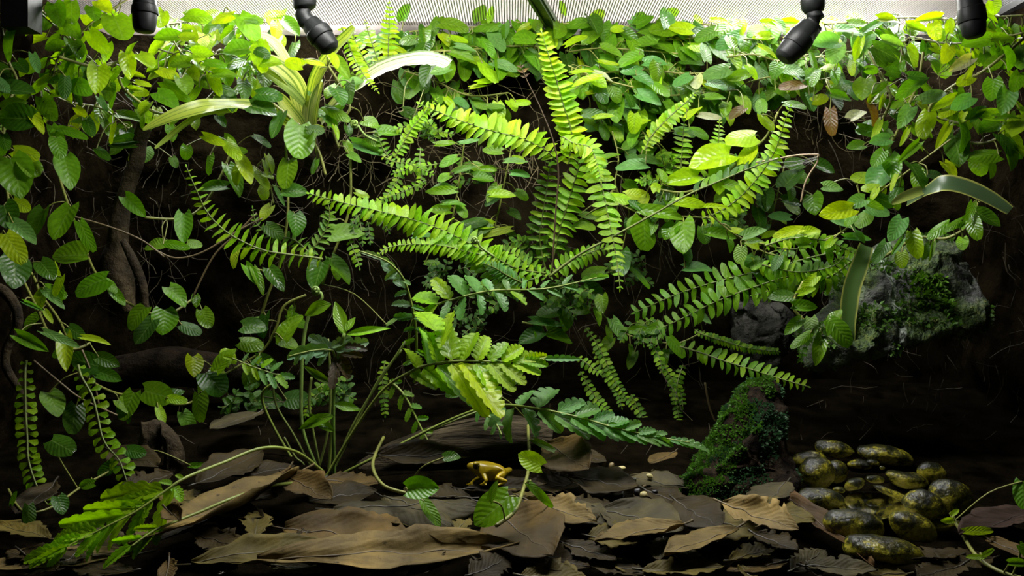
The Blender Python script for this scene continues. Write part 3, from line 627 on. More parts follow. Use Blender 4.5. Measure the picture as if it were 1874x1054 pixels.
LEAVES = '''10 12 26 100 .4 d;13 78 60 95 .45 g;105 25 50 60 .7 g;130 20 42 80 .6 g;172 25 36 60 .7 g;192 12 38 40 .7 y;135 55 46 50 .6 g;218 50 52 60 .85 g;295 36 38 90 .5 y;178 75 50 50 .6 y;142 92 44 65 .5 g;195 95 36 80 .6 y;124 122 48 95 .6 g;178 146 54 80 .58 y;235 120 48 75 .6 y;242 85 32 -80 .45 y;268 112 44 40 .6 y;302 66 46 180 .6 g;345 65 46 40 .6 y;362 28 48 0 .6 g;405 30 42 170 .65 y;420 52 40 160 .6 g;455 45 52 50 .65 g;430 90 48 180 .75 g;470 95 50 80 .5 y;362 113 44 50 .55 y;328 115 38 180 .7 g;308 133 38 20 .5 y;393 115 40 0 .4 g;412 135 45 0 .45 g;393 150 46 60 .45 y;320 165 60 35 .4 g;338 157 36 60 .7 g;308 183 52 30 .62 g;265 200 28 110 .9 y;238 213 46 10 .45 g;248 163 24 0 .5 y;262 153 30 15 .4 y;252 137 28 10 .4 y;118 158 40 80 .5 d;65 115 46 60 .3 p;140 217 26 200 .8 g;163 232 34 70 .6 d;88 198 62 50 .5 g;68 222 62 50 .3 y;35 165 56 0 .6 d;25 190 46 -20 .6 g;25 216 66 180 .8 d;5 155 32 45 .5 p;135 244 55 20 .3 g;105 250 50 60 .4 g;8 258 32 60 .6 d;447 166 42 70 .5 d;222 258 50 180 .4 d;392 256 45 20 .4 y;422 264 40 40 .5 g;145 182 30 60 .4 d;188 190 36 50 .3 p
534 50 42 40 .6 g;506 53 28 80 .6 y;533 92 36 100 .7 d;480 100 55 80 .5 y;537 116 36 200 .7 y;575 113 38 10 .25 y;612 112 36 60 .5 y;627 126 48 50 .5 g;640 170 40 90 .6 d;622 178 40 60 .7 d;618 207 50 25 .4 g;607 224 38 45 .5 g;616 244 30 70 .3 y;548 258 62 90 .82 g;568 254 28 120 .5 g;508 230 52 110 .45 d;480 256 36 30 .3 d;483 198 50 10 .8 d;492 172 45 0 .6 d;776 66 36 100 .75 g;796 46 34 110 .65 g;832 44 52 5 .5 g;888 48 46 180 .45 g;910 75 46 60 .6 p;815 72 28 50 .7 y;840 72 34 15 .45 y;853 88 38 10 .35 p;895 86 42 50 .4 g;745 72 32 180 .7 g;775 93 34 100 .8 d;732 93 38 20 .3 y;782 137 46 110 .65 d;775 152 34 90 .7 d;805 130 36 160 .6 p;847 102 45 20 .5 g;924 118 46 10 .4 p;897 147 46 -10 .3 y;877 158 32 -10 .3 y;823 186 26 50 .5 y;845 186 30 20 .5 p;908 195 34 0 .35 g;755 210 38 20 .6 d;713 242 42 0 .55 g;685 258 30 30 .6 g;815 262 36 -10 .35 g;860 258 38 -10 .25 p;770 226 36 40 .6 d
957 72 42 180 .75 g;957 52 28 150 .6 y;985 47 24 90 .9 g;1006 70 40 60 .7 y;1022 54 32 90 .9 g;1057 42 36 180 .7 g;1088 45 38 60 .8 d;1056 70 50 -35 .25 y;1080 68 42 130 .7 g;1128 53 22 180 .8 y;1196 54 50 0 .6 g;1212 54 46 180 .75 g;1245 51 42 190 .82 y;1275 58 42 70 .75 d;1180 80 46 180 .6 g;1222 92 46 30 .7 g;1247 91 38 70 .5 g;1281 84 36 10 .6 y;1290 65 42 150 .6 g;1333 76 50 150 .62 p;1322 40 40 10 .4 y;1355 50 32 90 .8 y;1393 68 32 180 .6 y;1410 42 34 0 .5 y;1165 89 38 60 .6 g;1120 95 42 20 .5 g;1150 110 46 150 .5 g;1115 115 36 10 .25 y;1070 131 46 -10 .25 y;1072 148 54 165 .25 y;1105 140 38 30 .4 w;1155 131 40 170 .5 p;1200 113 42 0 .55 p;1205 130 32 90 .95 g;1182 147 38 30 .6 p;1247 144 36 150 .6 p;1310 129 48 170 .65 p;1276 151 26 90 .8 w;1313 152 38 10 .5 p;1350 141 42 160 .5 g;1190 179 46 20 .6 p;1210 165 36 40 .6 g;1153 192 38 10 .45 p;1090 208 44 0 .45 d;1107 214 38 -10 .3 y;1150 208 38 60 .5 g;1162 224 34 90 .8 y;1090 169 34 -15 .3 y;1310 177 38 0 .4 g;1300 213 42 10 .35 w;1270 205 38 -40 .35 y;1393 192 30 -90 .7 g;1405 222 32 60 .7 y;1355 248 54 180 .75 y;1348 207 34 150 .5 b;1255 240 38 0 .5 p;1280 242 36 20 .5 g;958 186 28 0 .5 y;1160 252 42 110 .4 g
1411 42 34 0 .5 y;1428 48 36 60 .6 p;1450 42 36 0 .5 y;1398 68 28 0 .5 y;1405 95 38 30 .3 y;1527 40 40 10 .5 y;1570 42 32 0 .6 g;1555 55 46 10 .5 p;1510 76 46 180 .78 p;1530 100 38 100 .8 p;1600 45 50 -35 .3 p;1630 35 42 0 .6 y;1570 90 46 110 .35 y;1590 74 52 -45 .3 p;1635 78 42 20 .5 p;1625 98 56 30 .65 d;1698 35 52 170 .35 y;1680 51 38 20 .5 y;1710 55 30 90 .7 y;1728 67 36 110 .5 y;1732 101 44 120 .6 y;1787 75 50 170 .68 g;1836 69 44 -10 .5 g;1845 105 48 80 .8 g;1812 33 32 30 .6 y;1820 14 28 90 .8 y;1758 119 52 150 .45 w;1775 130 42 -50 .2 y;1455 127 38 0 .6 p;1420 130 36 110 .7 g;1488 132 38 -30 .5 p;1517 120 28 -30 .4 y;1490 145 32 120 .5 g;1597 127 26 0 .7 g;1640 130 40 120 .5 g;1582 161 40 110 .8 g;1540 157 44 -10 .35 g;1503 180 34 -20 .6 y;1541 176 40 10 .5 g;1457 190 40 0 .35 p;1435 170 32 20 .5 g;1612 158 50 -40 .25 g;1664 163 72 145 .3 g;1680 139 36 0 .6 d;1708 175 50 -25 .5 p;1728 190 52 150 .35 y;1657 214 48 125 .55 p;1614 187 32 120 .3 y;1692 226 50 115 .6 y;1735 201 40 150 .5 y;1760 190 46 150 .6 p;1762 215 22 110 .7 y;1790 204 48 -40 .4 d;1817 165 42 100 .7 g;1840 187 50 110 .7 p;1845 215 46 0 .35 g;1862 226 56 -45 .5 y;1725 250 56 125 .3 y;1590 240 36 20 .7 d;1620 257 34 90 .9 g;1605 236 44 125 .3 y;1655 252 38 120 .25 y;1762 250 60 90 .65 d;1843 262 42 60 .6 d;1520 222 46 95 .5 b;1570 208 36 -30 .6 w;1597 210 42 80 .6 b;1448 157 46 170 .5 b;1860 150 42 120 .6 g
5 268 28 90 .6 g;107 267 38 60 .6 g;125 314 64 60 .58 g;30 322 78 60 .8 g;48 308 46 50 .4 g;15 397 52 60 .8 d;45 424 62 35 .4 p;70 410 54 100 .75 d;115 408 64 100 .75 g;25 450 62 45 .48 y;126 467 66 180 .65 g;157 431 58 60 .4 g;88 495 46 40 .7 d;105 502 42 60 .25 y;106 524 36 100 .6 y;28 500 60 70 .7 d;164 520 58 160 .75 g;203 522 30 40 .4 g;248 378 54 40 .5 g;337 418 54 80 .6 g;280 446 38 180 .65 g;322 448 46 10 .35 g;356 447 28 10 .6 g;341 278 24 90 .8 g;319 297 22 60 .7 g;380 301 34 90 .65 g;222 266 48 180 .35 d;188 281 32 40 .5 d;425 272 46 50 .5 y;388 342 56 180 .38 g;430 329 64 60 .38 g;451 313 56 60 .45 y;428 470 32 100 .6 y;462 504 46 50 .4 g
525 318 52 90 .8 g;541 350 44 0 .65 d;495 300 38 60 .3 y;487 308 32 70 .3 y;512 358 42 55 .2 p;478 325 46 40 .3 y;675 272 64 20 .35 p;543 411 42 80 .7 d;500 421 36 30 .7 d;637 427 60 -5 .62 g;582 504 50 100 .82 d;625 494 58 45 .4 g;506 510 50 50 .55 d;474 515 52 60 .3 g;820 297 36 150 .5 g;855 308 48 -20 .25 p;805 350 54 175 .3 g;900 276 36 180 .5 g;921 357 46 0 .4 y;902 355 36 120 .6 g;880 412 42 180 .45 y;908 424 52 170 .3 y;870 405 48 -10 .4 d;777 431 40 0 .4 p;792 481 28 0 .4 g;832 372 42 0 .3 g;946 295 42 0 .3 p;895 310 30 0 .4 g
953 316 34 0 .4 p;1155 300 54 180 .45 p;1192 294 42 10 .4 p;1118 285 38 -20 .3 g;1300 291 76 165 .62 y;1247 328 64 170 .52 y;1317 326 54 90 .7 y;1370 280 46 -60 .55 y;1345 345 38 20 .6 g;1200 340 22 -90 .8 y;1209 318 26 -90 .8 g;1167 355 42 0 .5 y;1135 362 38 10 .6 y;1215 390 76 10 .35 g;1265 370 56 0 .35 y;1312 379 46 0 .2 y;1348 384 30 10 .5 y;1182 427 54 85 .88 g;1253 434 58 95 .65 g;1325 411 46 10 .4 d;1322 430 52 10 .4 g;1382 424 50 -20 .4 p;1402 366 36 100 .8 d;1390 397 38 80 .8 d;1385 442 34 0 .4 y;1408 428 30 -20 .4 y;1070 410 40 0 .45 y;1080 395 36 10 .4 g;1085 497 42 180 .7 g;1140 482 46 90 .7 d;1280 490 52 0 .4 p;1173 507 46 45 .2 g;1258 466 26 90 .8 d
1450 322 54 -50 .58 d;1452 299 34 180 .7 d;1510 307 38 20 .7 d;1525 343 36 10 .65 p;1405 371 34 90 .8 d;1445 355 28 90 .8 g;1450 370 36 10 .6 d;1490 373 34 90 .9 g;1425 397 40 180 .4 p;1530 389 64 165 .5 y;1548 408 46 20 .6 p;1440 427 56 165 .3 y;1485 422 42 -15 .45 y;1607 326 50 130 .7 p;1635 306 46 90 .65 g;1607 290 36 125 .6 g;1663 279 56 140 .3 g;1680 322 52 80 .82 d;1712 320 30 0 .7 d;1752 272 56 100 .65 d;1800 282 56 180 .55 g;1847 284 56 85 .6 d;1600 355 26 120 .4 y;1635 332 32 125 .25 y;1617 366 46 20 .6 d;1607 386 42 10 .6 p;1565 372 38 160 .7 p;1640 421 56 130 .5 p;1674 446 44 95 .58 y;1717 420 48 150 .42 g;1745 412 36 150 .4 g;1765 404 36 -50 .4 g;1783 416 36 100 .6 g;1571 436 50 0 .3 p;1611 462 48 130 .4 p;1642 452 38 130 .3 p;1705 461 42 120 .2 g;1810 400 46 30 .6 d;1776 387 38 120 .4 g;1480 520 44 140 .4 y
74 550 38 100 .75 y;62 560 42 20 .2 p;90 580 30 50 .35 y;112 620 74 20 .18 p;121 646 62 70 .48 y;177 622 52 10 .22 y;105 540 38 95 .6 g;100 547 50 35 .3 p;60 627 66 25 .35 g;152 662 60 195 .65 d;200 687 50 20 .5 d;217 543 46 40 .4 g;325 541 48 40 .55 g;359 551 22 80 .7 g;248 579 44 130 .8 g;301 590 46 85 .92 g;377 583 36 60 .8 g;265 608 50 120 .7 d;350 601 38 20 .5 d;290 722 56 10 .8 g;233 743 48 110 .9 g;325 731 32 10 .5 y;360 746 48 90 .9 g;295 760 30 60 .5 y;355 671 36 70 .7 y;392 698 46 40 .85 d;412 656 50 -60 .6 s;400 677 28 20 .4 y;455 690 38 90 .9 g;450 717 42 100 .7 d;468 598 46 0 .7 d;460 629 42 10 .6 g;100 740 52 50 .6 g;135 766 46 90 .7 d;200 661 42 20 .6 d
527 594 54 -80 .72 g;482 596 38 90 .8 d;490 665 46 20 .5 d;545 731 42 0 .8 d;495 736 48 0 .7 d;830 720 32 160 .6 d;718 587 24 -35 .3 g
1088 535 46 30 .75 d;1103 557 30 90 .8 g;1000 572 38 180 .6 d;1003 590 60 10 .3 p;1033 589 36 80 .85 g;1025 616 50 20 .5 g;970 618 46 160 .6 d;985 611 26 90 .8 g;1132 603 42 60 .55 g;1163 605 36 180 .5 g;1197 603 34 160 .6 g;1240 633 42 55 .5 g;1285 581 38 30 .5 p
1428 543 42 180 .5 d;1474 560 44 0 .5 g;1452 597 42 140 .45 g;1465 622 44 150 .38 g;1485 598 32 100 .7 g;1500 640 56 110 .4 g;1540 608 52 50 .72 g;1530 577 30 -50 .6 g;1518 600 30 100 .5 g;1478 531 36 -20 .4 y
52 945 38 80 .6 d;25 911 24 -80 .6 g;157 887 30 170 .6 g;195 860 36 150 .7 d;112 815 46 20 .7 d;250 827 34 10 .7 d;372 852 46 0 .25 g;112 925 34 60 .7 d
775 893 56 -8 .7 g;902 936 78 138 .62 g;903 897 38 -70 .4 g;790 939 50 50 .42 g;828 835 30 -10 .6 d;968 842 48 200 .72 s;1002 818 52 25 .25 g;990 906 56 40 .28 g
1793 971 56 -3 .25 y;1733 953 24 180 .45 y;1748 937 20 -30 .4 y;1783 1019 28 180 .3 y;1807 1012 32 -25 .3 y;1866 1030 40 0 .35 g;1876 1012 30 60 .8 g;1872 905 44 100 .7 g'''
GROUP = 'creeping fig vines on the terrarium walls'
vs_ = []
for lab, path, off, sp, size in VINES:
    pts = [tuple(float(q) for q in p.split()) for p in path.split(';')]
    line = smooth_path([(x, y, (on_floor(x, y) - .02 if 'floor' in lab or 'bottom right' in lab else DB(x, y) + off)) for x, y in pts], 8)
    org = P(*line[0])
    t = thing('creeping_fig_vine', org, lab, 'vine', GROUP)
    vs_.append(dict(t=t, line=line, org=org, mb=MB(), sp=sp, size=size, n=0))
    dense = sp and sp <= 26
    vs_[-1]['mb'].tube([P(*q) - org for q in line], .00075 if dense or 'floor' in lab else .00115, 5)
def hook(v, base, q):
    """petiole from the stem point q to the leaf base"""
    a = P(*q); b = Vector(base); L = (a - b).length
    mid = (a + b) / 2 + Vector((R.uniform(-.1, .1), -.05, .12)) * L
    v['mb'].tube([p - v['org'] for p in (Vector(x) for x in smooth_path([tuple(a), tuple(mid), tuple(b)], 4))], .0005, 4, False)
for s in LEAVES.replace('\n', ';').split(';'):
    x, y, L, ang, W, tn = s.split(); x, y, L, ang, W = map(float, (x, y, L, ang, W))
    bx, by = x - math.cos(math.radians(ang)) * L / 2, y - math.sin(math.radians(ang)) * L / 2
    best = min(((q[0] - bx) ** 2 + (q[1] - by) ** 2, i, k) for i, v in enumerate(vs_) for k, q in enumerate(v['line']))
    v = vs_[best[1]]; q = v['line'][best[2]]
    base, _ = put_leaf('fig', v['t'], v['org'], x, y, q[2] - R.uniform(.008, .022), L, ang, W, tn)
    hook(v, base, q); v['n'] += 1
AUTO_T = dict(left='yyyggsgd', mid='ggggpyds', right='yyggpgsd')
for i, v in enumerate(vs_):
    if not v['sp']: continue
    d = 0; ln = v['line']; side = 1
    for k in range(1, len(ln)):
        a, b = ln[k - 1], ln[k]; d += math.hypot(b[0] - a[0], b[1] - a[1])
        while d > v['sp']:
            d -= v['sp']; side = -side
            th = math.degrees(math.atan2(b[1] - a[1], b[0] - a[0]))
            ang = th + side * R.uniform(30, 100)
            if math.sin(math.radians(ang)) < -.2 and R.random() < .75: ang = -ang + R.uniform(-20, 20)
            L = v['size'] * R.uniform(.7, 1.15); pet = R.uniform(6, 26)
            bx = b[0] + math.cos(math.radians(ang)) * pet; by = b[1] + math.sin(math.radians(ang)) * pet + R.uniform(0, 8)
            if by < 22: by += 18
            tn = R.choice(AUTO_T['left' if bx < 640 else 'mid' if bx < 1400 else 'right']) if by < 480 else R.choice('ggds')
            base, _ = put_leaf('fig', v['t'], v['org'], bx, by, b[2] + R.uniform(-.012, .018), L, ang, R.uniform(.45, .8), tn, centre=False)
            hook(v, base, b); v['n'] += 1
# a second layer of fig foliage further back on the same vines, filling the top of the bank
for v in vs_:
    if v['sp'] and v['sp'] <= 46 and v['line'][0][1] < 240:
        for _ in range(16 if v['sp'] <= 26 else 8):
            q = R.choice(v['line']); ang = R.uniform(20, 160); bx = q[0] + R.uniform(-36, 36); by = max(26, q[1] + R.uniform(-14, 30))
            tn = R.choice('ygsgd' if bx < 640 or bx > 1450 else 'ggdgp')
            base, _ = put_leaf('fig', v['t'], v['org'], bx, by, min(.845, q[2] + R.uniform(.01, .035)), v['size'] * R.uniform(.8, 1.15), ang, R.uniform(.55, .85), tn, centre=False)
            hook(v, base, q)
for v in vs_: v['mb'].build('stem', M_STEM, v['t'], (.16, .17, .03))

# ------------------------------------------------------------------ ferns
def along(line):
    d = [0]
    for a, b in zip(line, line[1:]): d.append(d[-1] + math.hypot(b[0] - a[0], b[1] - a[1]))
    return d
def at_len(line, d, s):
    for i in range(1, len(d)):
        if d[i] >= s:
            f = (s - d[i - 1]) / max(1e-6, d[i] - d[i - 1]); a, b = line[i - 1], line[i]
            return tuple(p + (q - p) * f for p, q in zip(a, b)), math.degrees(math.atan2(b[1] - a[1], b[0] - a[0]))
    a, b = line[-2], line[-1]; return line[-1], math.degrees(math.atan2(b[1] - a[1], b[0] - a[0]))
def prof(t, tip=.2):
    return (.55 + .45 * min(1, t / .25)) * (1 if t < .5 else 1 - (1 - tip) * ((t - .5) / .5) ** 1.3)
def frond(t, org, path, D0, D1, step, ln, angs=(70, 70), W=.42, tn='s', start=0., kind='sword', sides=(1, 1), tip=.22, rad=.0008, tilt=.5, stemc=(.10, .13, .02), name='leaflet', grow=None, gap=None):
    """path base -> tip in pixels; leaflets ln px long every step px on both sides of the rachis"""
    pts = [tuple(float(q) for q in p.split()) for p in path.split(';')]
    n = len(pts) - 1
    line = smooth_path([(x, y, D0 + (D1 - D0) * i / n) for i, (x, y) in enumerate(pts)], 8)
    mb = MB(); k = len(line)
    mb.tube([P(*q) - org for q in line], [rad * (1 - .65 * i / k) for i in range(k)], 5)
    fr = mb.build('frond', M_STEM, t, stemc)
    d = along(line); s = d[-1] * start + step * .3
    while s < d[-1] - 1:
        q, th = at_len(line, d, s); u = (s / d[-1] - start) / (1 - start)
        L = ln * (grow(u) if grow else prof(u, tip))
        for sd in (0, 1):
            if not sides[sd] or (gap and R.random() < gap): continue
            sg = -1 if sd == 0 else 1
            a = th + sg * (angs[sd] * (1 - .14 * u)) + R.uniform(-7, 7)
            kd = kind if kind not in ('sword',) else ('sword' if sd == 1 else 'swordm')
            put_leaf(kd, fr, org, q[0], q[1], q[2], L * sides[sd] * R.uniform(.9, 1.1), a, W * R.uniform(.9, 1.1), tn if len(tn) == 1 else R.choice(tn), name, tilt, centre=False)
        s += step * (1 - .25 * u)
    if L > 4: put_leaf(kind, fr, org, line[-1][0], line[-1][1], line[-1][2], max(5, ln * .25), th, W, tn[0], name, tilt, centre=False)
    return fr
FG = 'sword ferns on the bank'
def fern(x, y, D, label, cat='fern', name='sword_fern', group=FG):
    o = P(x, y, D); return thing(name, o, label, cat, group), o
t, o = fern(1008, 505, .77, 'tall bright sword fern in the very centre with arching fronds')
frond(t, o, '1040 300;1046 245;1030 190;1017 143;1004 102;991 57', .75, .72, 12, 29, (80, 80), .5, 'sy', tip=.35)
frond(t, o, '1030 262;1060 258;1090 305;1106 362;1119 426;1130 485;1135 528', .745, .715, 16, 27, (84, 88), .46, 's', rad=.001)
frond(t, o, '1020 300;1006 281;986 268;948 251;905 241;854 225;803 205;768 190', .75, .70, 13.5, 36, (78, 82), .48, 'sy', tip=.25, sides=(.8, 1))
frond(t, o, '1006 505;1022 430;1040 370;1056 318;1066 288;1074 262', .765, .735, 15, 30, (78, 82), .42, 's', start=.2)
frond(t, o, '1000 500;988 440;992 400;1000 350;1006 310;1012 276', .77, .75, 16, 28, (82, 82), .4, 'sg', start=.12)
frond(t, o, '1010 500;1017 388;1022 316;1013 260;990 200;966 150;952 118', .74, .72, 10, 14, (60, 60), .4, 'kb', start=.93, stemc=(.05, .03, .012))
frond(t, o, '1030 250;1050 262;1080 270;1092 300;1100 330', .735, .72, 8, 24, (80, 70), .4, 'ys')
frond(t, o, '1002 505;1030 485;1060 470;1100 455;1130 450', .755, .74, 11, 20, (80, 80), .45, 'sg')
frond(t, o, '1000 508;960 480;930 460;905 452', .765, .75, 10, 18, (80, 80), .45, 'sg')
t, o = fern(1000, 500, .765, 'sword fern sending two long fronds out to the left')
frond(t, o, '1000 500;962 495;926 483;880 457;816 424;752 401;688 385;624 370;566 354', .76, .68, 14.5, 30, (86, 80), .46, 's', start=.02, tip=.4)
frond(t, o, '985 508;930 520;898 500;870 473;841 457;803 449;752 447;713 452;692 466', .755, .69, 11, 21, (80, 80), .5, 's', tip=.28)
frond(t, o, '940 490;900 470;860 462;830 452', .74, .72, 10, 22, (78, 80), .45, 's')
frond(t, o, '960 520;930 505;905 490;885 482', .74, .72, 7, 20, (60, 60), .35, 'p', kind='fine')
t, o = fern(1340, 400, .77, 'sword fern right of centre with an upright curved frond')
frond(t, o, '1285 400;1315 388;1347 367;1375 339;1401 306;1420 272;1434 230;1446 195', .76, .72, 12.5, 25, (82, 82), .5, 'sy', tip=.35)
frond(t, o, '1006 506;1060 466;1120 434;1200 390;1260 356;1320 330;1372 308;1424 290', .735, .70, 16, 25, (62, 62), .42, 'gd', start=.55, sides=(1, .0), gap=.1, rad=.0012)
frond(t, o, '1180 275;1191 251;1209 230;1235 205;1256 187;1274 168', .775, .765, 8.5, 18, (70, 70), .6, 'ys')
frond(t, o, '1312 330;1314 290;1315 255;1317 221', .785, .775, 9, 19, (84, 84), .5, 'ys')
frond(t, o, '1246 310;1248 280;1250 250;1252 222', .785, .78, 11, 19, (84, 84), .45, 's')
t, o = fern(1560, 460, .72, 'glossy sword fern spreading left of the mossy rock')
frond(t, o, '1540 458;1480 472;1420 488;1350 505;1281 524;1222 545;1163 572', .71, .74, 20, 32, (82, 80), .44, 'g', tip=.5)
frond(t, o, '1545 470;1480 496;1420 512;1350 536;1299 557;1260 577;1211 600', .70, .73, 20, 33, (82, 82), .44, 'g', tip=.5)
frond(t, o, '1400 450;1450 436;1507 440;1548 456;1598 486', .70, .69, 12, 20, (75, 75), .5, 'gs', tip=.25)
frond(t, o, '1394 484;1430 494;1471 498;1522 488;1545 470', .70, .69, 13, 22, (80, 78), .45, 'gs', tip=.5)
frond(t, o, '1555 480;1520 505;1470 520;1420 530;1380 540', .715, .71, 12, 26, (78, 80), .48, 'gs', tip=.4)
t, o = fern(600, 470, .74, 'sword fern curling left below the yellow fig sprig')
frond(t, o, '590 474;572 471;508 463;480 457;448 444;410 421;379 388;359 347;341 305', .73, .70, 17, 28, (82, 82), .36, 's', tip=.25, rad=.0011)
frond(t, o, '560 470;585 440;600 410;603 385;596 362', .735, .73, 12, 20, (70, 70), .35, 'g')
frond(t, o, '575 472;540 440;500 430;470 410;462 380', .75, .745, 12, 16, (70, 70), .4, 'g')
t, o = fern(712, 120, .80, 'small bright sword fern tuft beside the elbow nozzle')
frond(t, o, '710 120;711 80;712 45;712 5', .80, .79, 10.5, 20, (82, 82), .5, 'ys')
frond(t, o, '625 50;634 69;649 108;670 143;692 168', .775, .765, 8.5, 18, (80, 80), .55, 'ys', sides=(.9, .7))
frond(t, o, '700 130;686 95;676 65;668 38', .80, .79, 10, 16, (80, 80), .5, 'ys')
frond(t, o, '690 140;668 110;652 80;642 45', .80, .79, 10, 14, (80, 80), .5, 'ys')
t, o = fern(725, 290, .79, 'small sword fern frond left of the arching central frond')
frond(t, o, '722 288;736 266;752 238;777 207;800 180', .785, .775, 8.5, 16, (75, 75), .5, 's')
frond(t, o, '720 300;700 270;690 240;676 215', .79, .785, 10, 12, (75, 75), .5, 'g')
t, o = fern(46, 680, .64, 'thin hanging fern frond with tiny paired leaflets at lower left edge')
frond(t, o, '48 660;46 689;47 751;50 800;52 840;64 881;79 912;97 935;120 962', .645, .60, 15, 20, (86, 86), .62, 's', tip=.85, kind='fan', rad=.001)
t, o = fern(149, 680, .65, 'thin hanging fern frond with tiny leaflets beside the lower left lobed fern')
frond(t, o, '143 668;149 689;169 725;179 763;186 795;197 818;218 842;229 871;240 905', .65, .61, 16, 21, (84, 84), .6, 's', tip=.9, kind='fan', rad=.001)
t, o = fern(1250, 630, .76, 'sword fern with folded leaflets reaching right over the stump')
frond(t, o, '1244 634;1290 648;1324 660;1375 676;1432 694;1478 707', .745, .70, 15.5, 24, (82, 72), .42, 'gs', tip=.55, sides=(1, .75))
frond(t, o, '1272 604;1286 612;1337 628;1375 638;1424 643', .76, .74, 6.5, 10, (70, 70), .6, 'gs', kind='small', tip=.7)
TRAIL = [('trailing small leaved fern hanging under the central ferns', ['1072 600;1094 632;1110 665;1124 695;1142 722;1160 745', '1088 640;1108 680;1128 712;1138 745', '1058 654;1078 668;1098 684']),
 ('thin strand of round leaflets hanging above the gravel', ['1155 722;1168 748;1178 770;1184 800;1182 830']),
 ('small leaved fern strand hanging left of the stump', ['1226 690;1236 720;1240 750;1246 790', '1210 660;1228 690;1246 720;1250 745', '1250 668;1240 700;1236 735', '1192 630;1205 650;1212 680']),
 ('fine fern strand hanging beside the lower pale lobed frond', ['1072 745;1068 785;1066 820', '1180 790;1176 815;1172 835', '1062 680;1085 720;1110 750;1130 775']),
 ('tiny leaved fern strand trailing down among the stems', ['705 660;700 690;702 720;705 760', '690 835;705 870;735 890;745 915', '640 690;600 706;570 730;560 760']),
 ('small leaved sprig hanging behind the long left frond', ['735 300;728 330;712 352;700 370', '780 330;760 340;735 352;690 368', '640 440;652 470;658 490']),
 ('dense little fern sprays under the centre of the bank', ['800 300;770 305;745 310;720 318', '770 270;768 295;772 320;765 345', '700 285;720 296;750 300;790 318'])]
for lab, ps in TRAIL:
    x, y = [float(q) for q in ps[0].split(';')[0].split()]
    t, o = fern(x, y, .78, lab, name='trailing_fern', group='small trailing ferns')
    for p in ps: frond(t, o, p, .78, .765, 9.5, 11, (80, 80), .6, 'gs', kind='small', tip=.6, rad=.0006)

# dim undergrowth of small sprigs in the heart of the bank
def sprig(x, y, D, label, n, spread, up, size, tn, leafk='small'):
    t, o = fern(x, y, D, label, 'plant', 'undergrowth_plant', 'small undergrowth plants on the bank')
    for i in range(n):
        a = math.radians(R.uniform(*up)); L = spread * R.uniform(.5, 1.1)
        x1, y1 = x + R.uniform(-.6, .6) * spread, y + R.uniform(-.3, .3) * spread
        mx, my = x1 + math.cos(a) * L * .5, y1 + math.sin(a) * L * .5 - 6
        x2, y2 = x1 + math.cos(a) * L, y1 + math.sin(a) * L + R.uniform(0, 14)
        frond(t, o, f'{x1} {y1};{mx} {my};{x2} {y2}', D, D - .02, size * .95, size, (65, 65), .58, tn, kind=leafk, tip=.6, rad=.0005)
sprig(985, 470, .785, 'low bushy undergrowth at the foot of the central fern', 11, 60, (180, 360), 15, 'gsd')
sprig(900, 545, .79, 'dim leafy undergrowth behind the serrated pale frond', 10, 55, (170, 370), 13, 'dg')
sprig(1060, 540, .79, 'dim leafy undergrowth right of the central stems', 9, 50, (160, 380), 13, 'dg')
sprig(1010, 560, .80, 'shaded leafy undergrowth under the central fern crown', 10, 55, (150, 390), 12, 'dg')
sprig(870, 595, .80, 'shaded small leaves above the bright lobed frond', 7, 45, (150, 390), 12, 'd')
sprig(1215, 330, .80, 'small leaved plant tucked left of the largest yellow leaves', 9, 45, (180, 360), 14, 'gs')
sprig(1330, 410, .79, 'fine leaved plant under the upright curved frond', 9, 45, (150, 390), 13, 'gd')
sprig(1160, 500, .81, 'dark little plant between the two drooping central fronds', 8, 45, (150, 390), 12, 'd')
sprig(780, 250, .81, 'small leaved plant on straw roots below the cream strap leaf', 8, 45, (170, 370), 12, 'gs')
sprig(870, 330, .81, 'small leaved plant left of the central fern stems', 8, 40, (170, 370), 12, 'gd')
sprig(1190, 590, .79, 'small leaved plant under the glossy right fern', 8, 40, (0, 180), 13, 'gd')
sprig(620, 730, .73, 'low dim plant among the stems under the withered frond', 9, 50, (180, 360), 16, 'gd')
sprig(930, 690, .76, 'dim little plant right of the bright lobed frond', 8, 50, (150, 390), 13, 'dg')
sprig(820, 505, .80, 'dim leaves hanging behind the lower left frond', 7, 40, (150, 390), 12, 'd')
sprig(660, 400, .80, 'dim little sprig beside the wrinkled fig leaf', 6, 40, (0, 360), 10, 'dg')
sprig(440, 760, .74, 'dark low plant behind the grey dead leaf', 6, 50, (180, 360), 18, 'd', 'fig')

# ------------------------------------------------------------------ lobed ferns
def lobed(label, petiole, rachis, pinnae, D, x0, tn, kind='lobe', W=.42, stemc=(.17, .22, .03), tilt=.45, rad=.0012, name='lobed_fern', kk=1.):
    pts = [tuple(float(q) for q in p.split()) for p in (petiole + ';' + rachis if petiole else rachis).split(';')]
    pts = [(*p, D)[:3] for p in pts]
    o = P(*pts[0]); t = thing(name, o, label, 'fern', 'lobed ferns')
    line = smooth_path(pts, 8); mb = MB(); mb.tube([P(*q) - o for q in line], [rad * (1 - .6 * i / len(line)) for i in range(len(line))], 6)
    fr = mb.build('frond', M_STEM, t, stemc)
    for p in pinnae.split(';'):
        q = p.split(); a, b, c, d = map(float, q[:4]); w_ = float(q[4]) if len(q) > 4 else W; k = q[5] if len(q) > 5 else tn
        L = math.hypot(c - a, d - b) * kk; ang = math.degrees(math.atan2(d - b, c - a))
        near = min(line, key=lambda z: (z[0] - a) ** 2 + (z[1] - b) ** 2)
        put_leaf(kind, fr, o, a, b, near[2], L, ang, w_, k if len(k) == 1 else R.choice(k), 'pinna', tilt, centre=False)
    return t, o
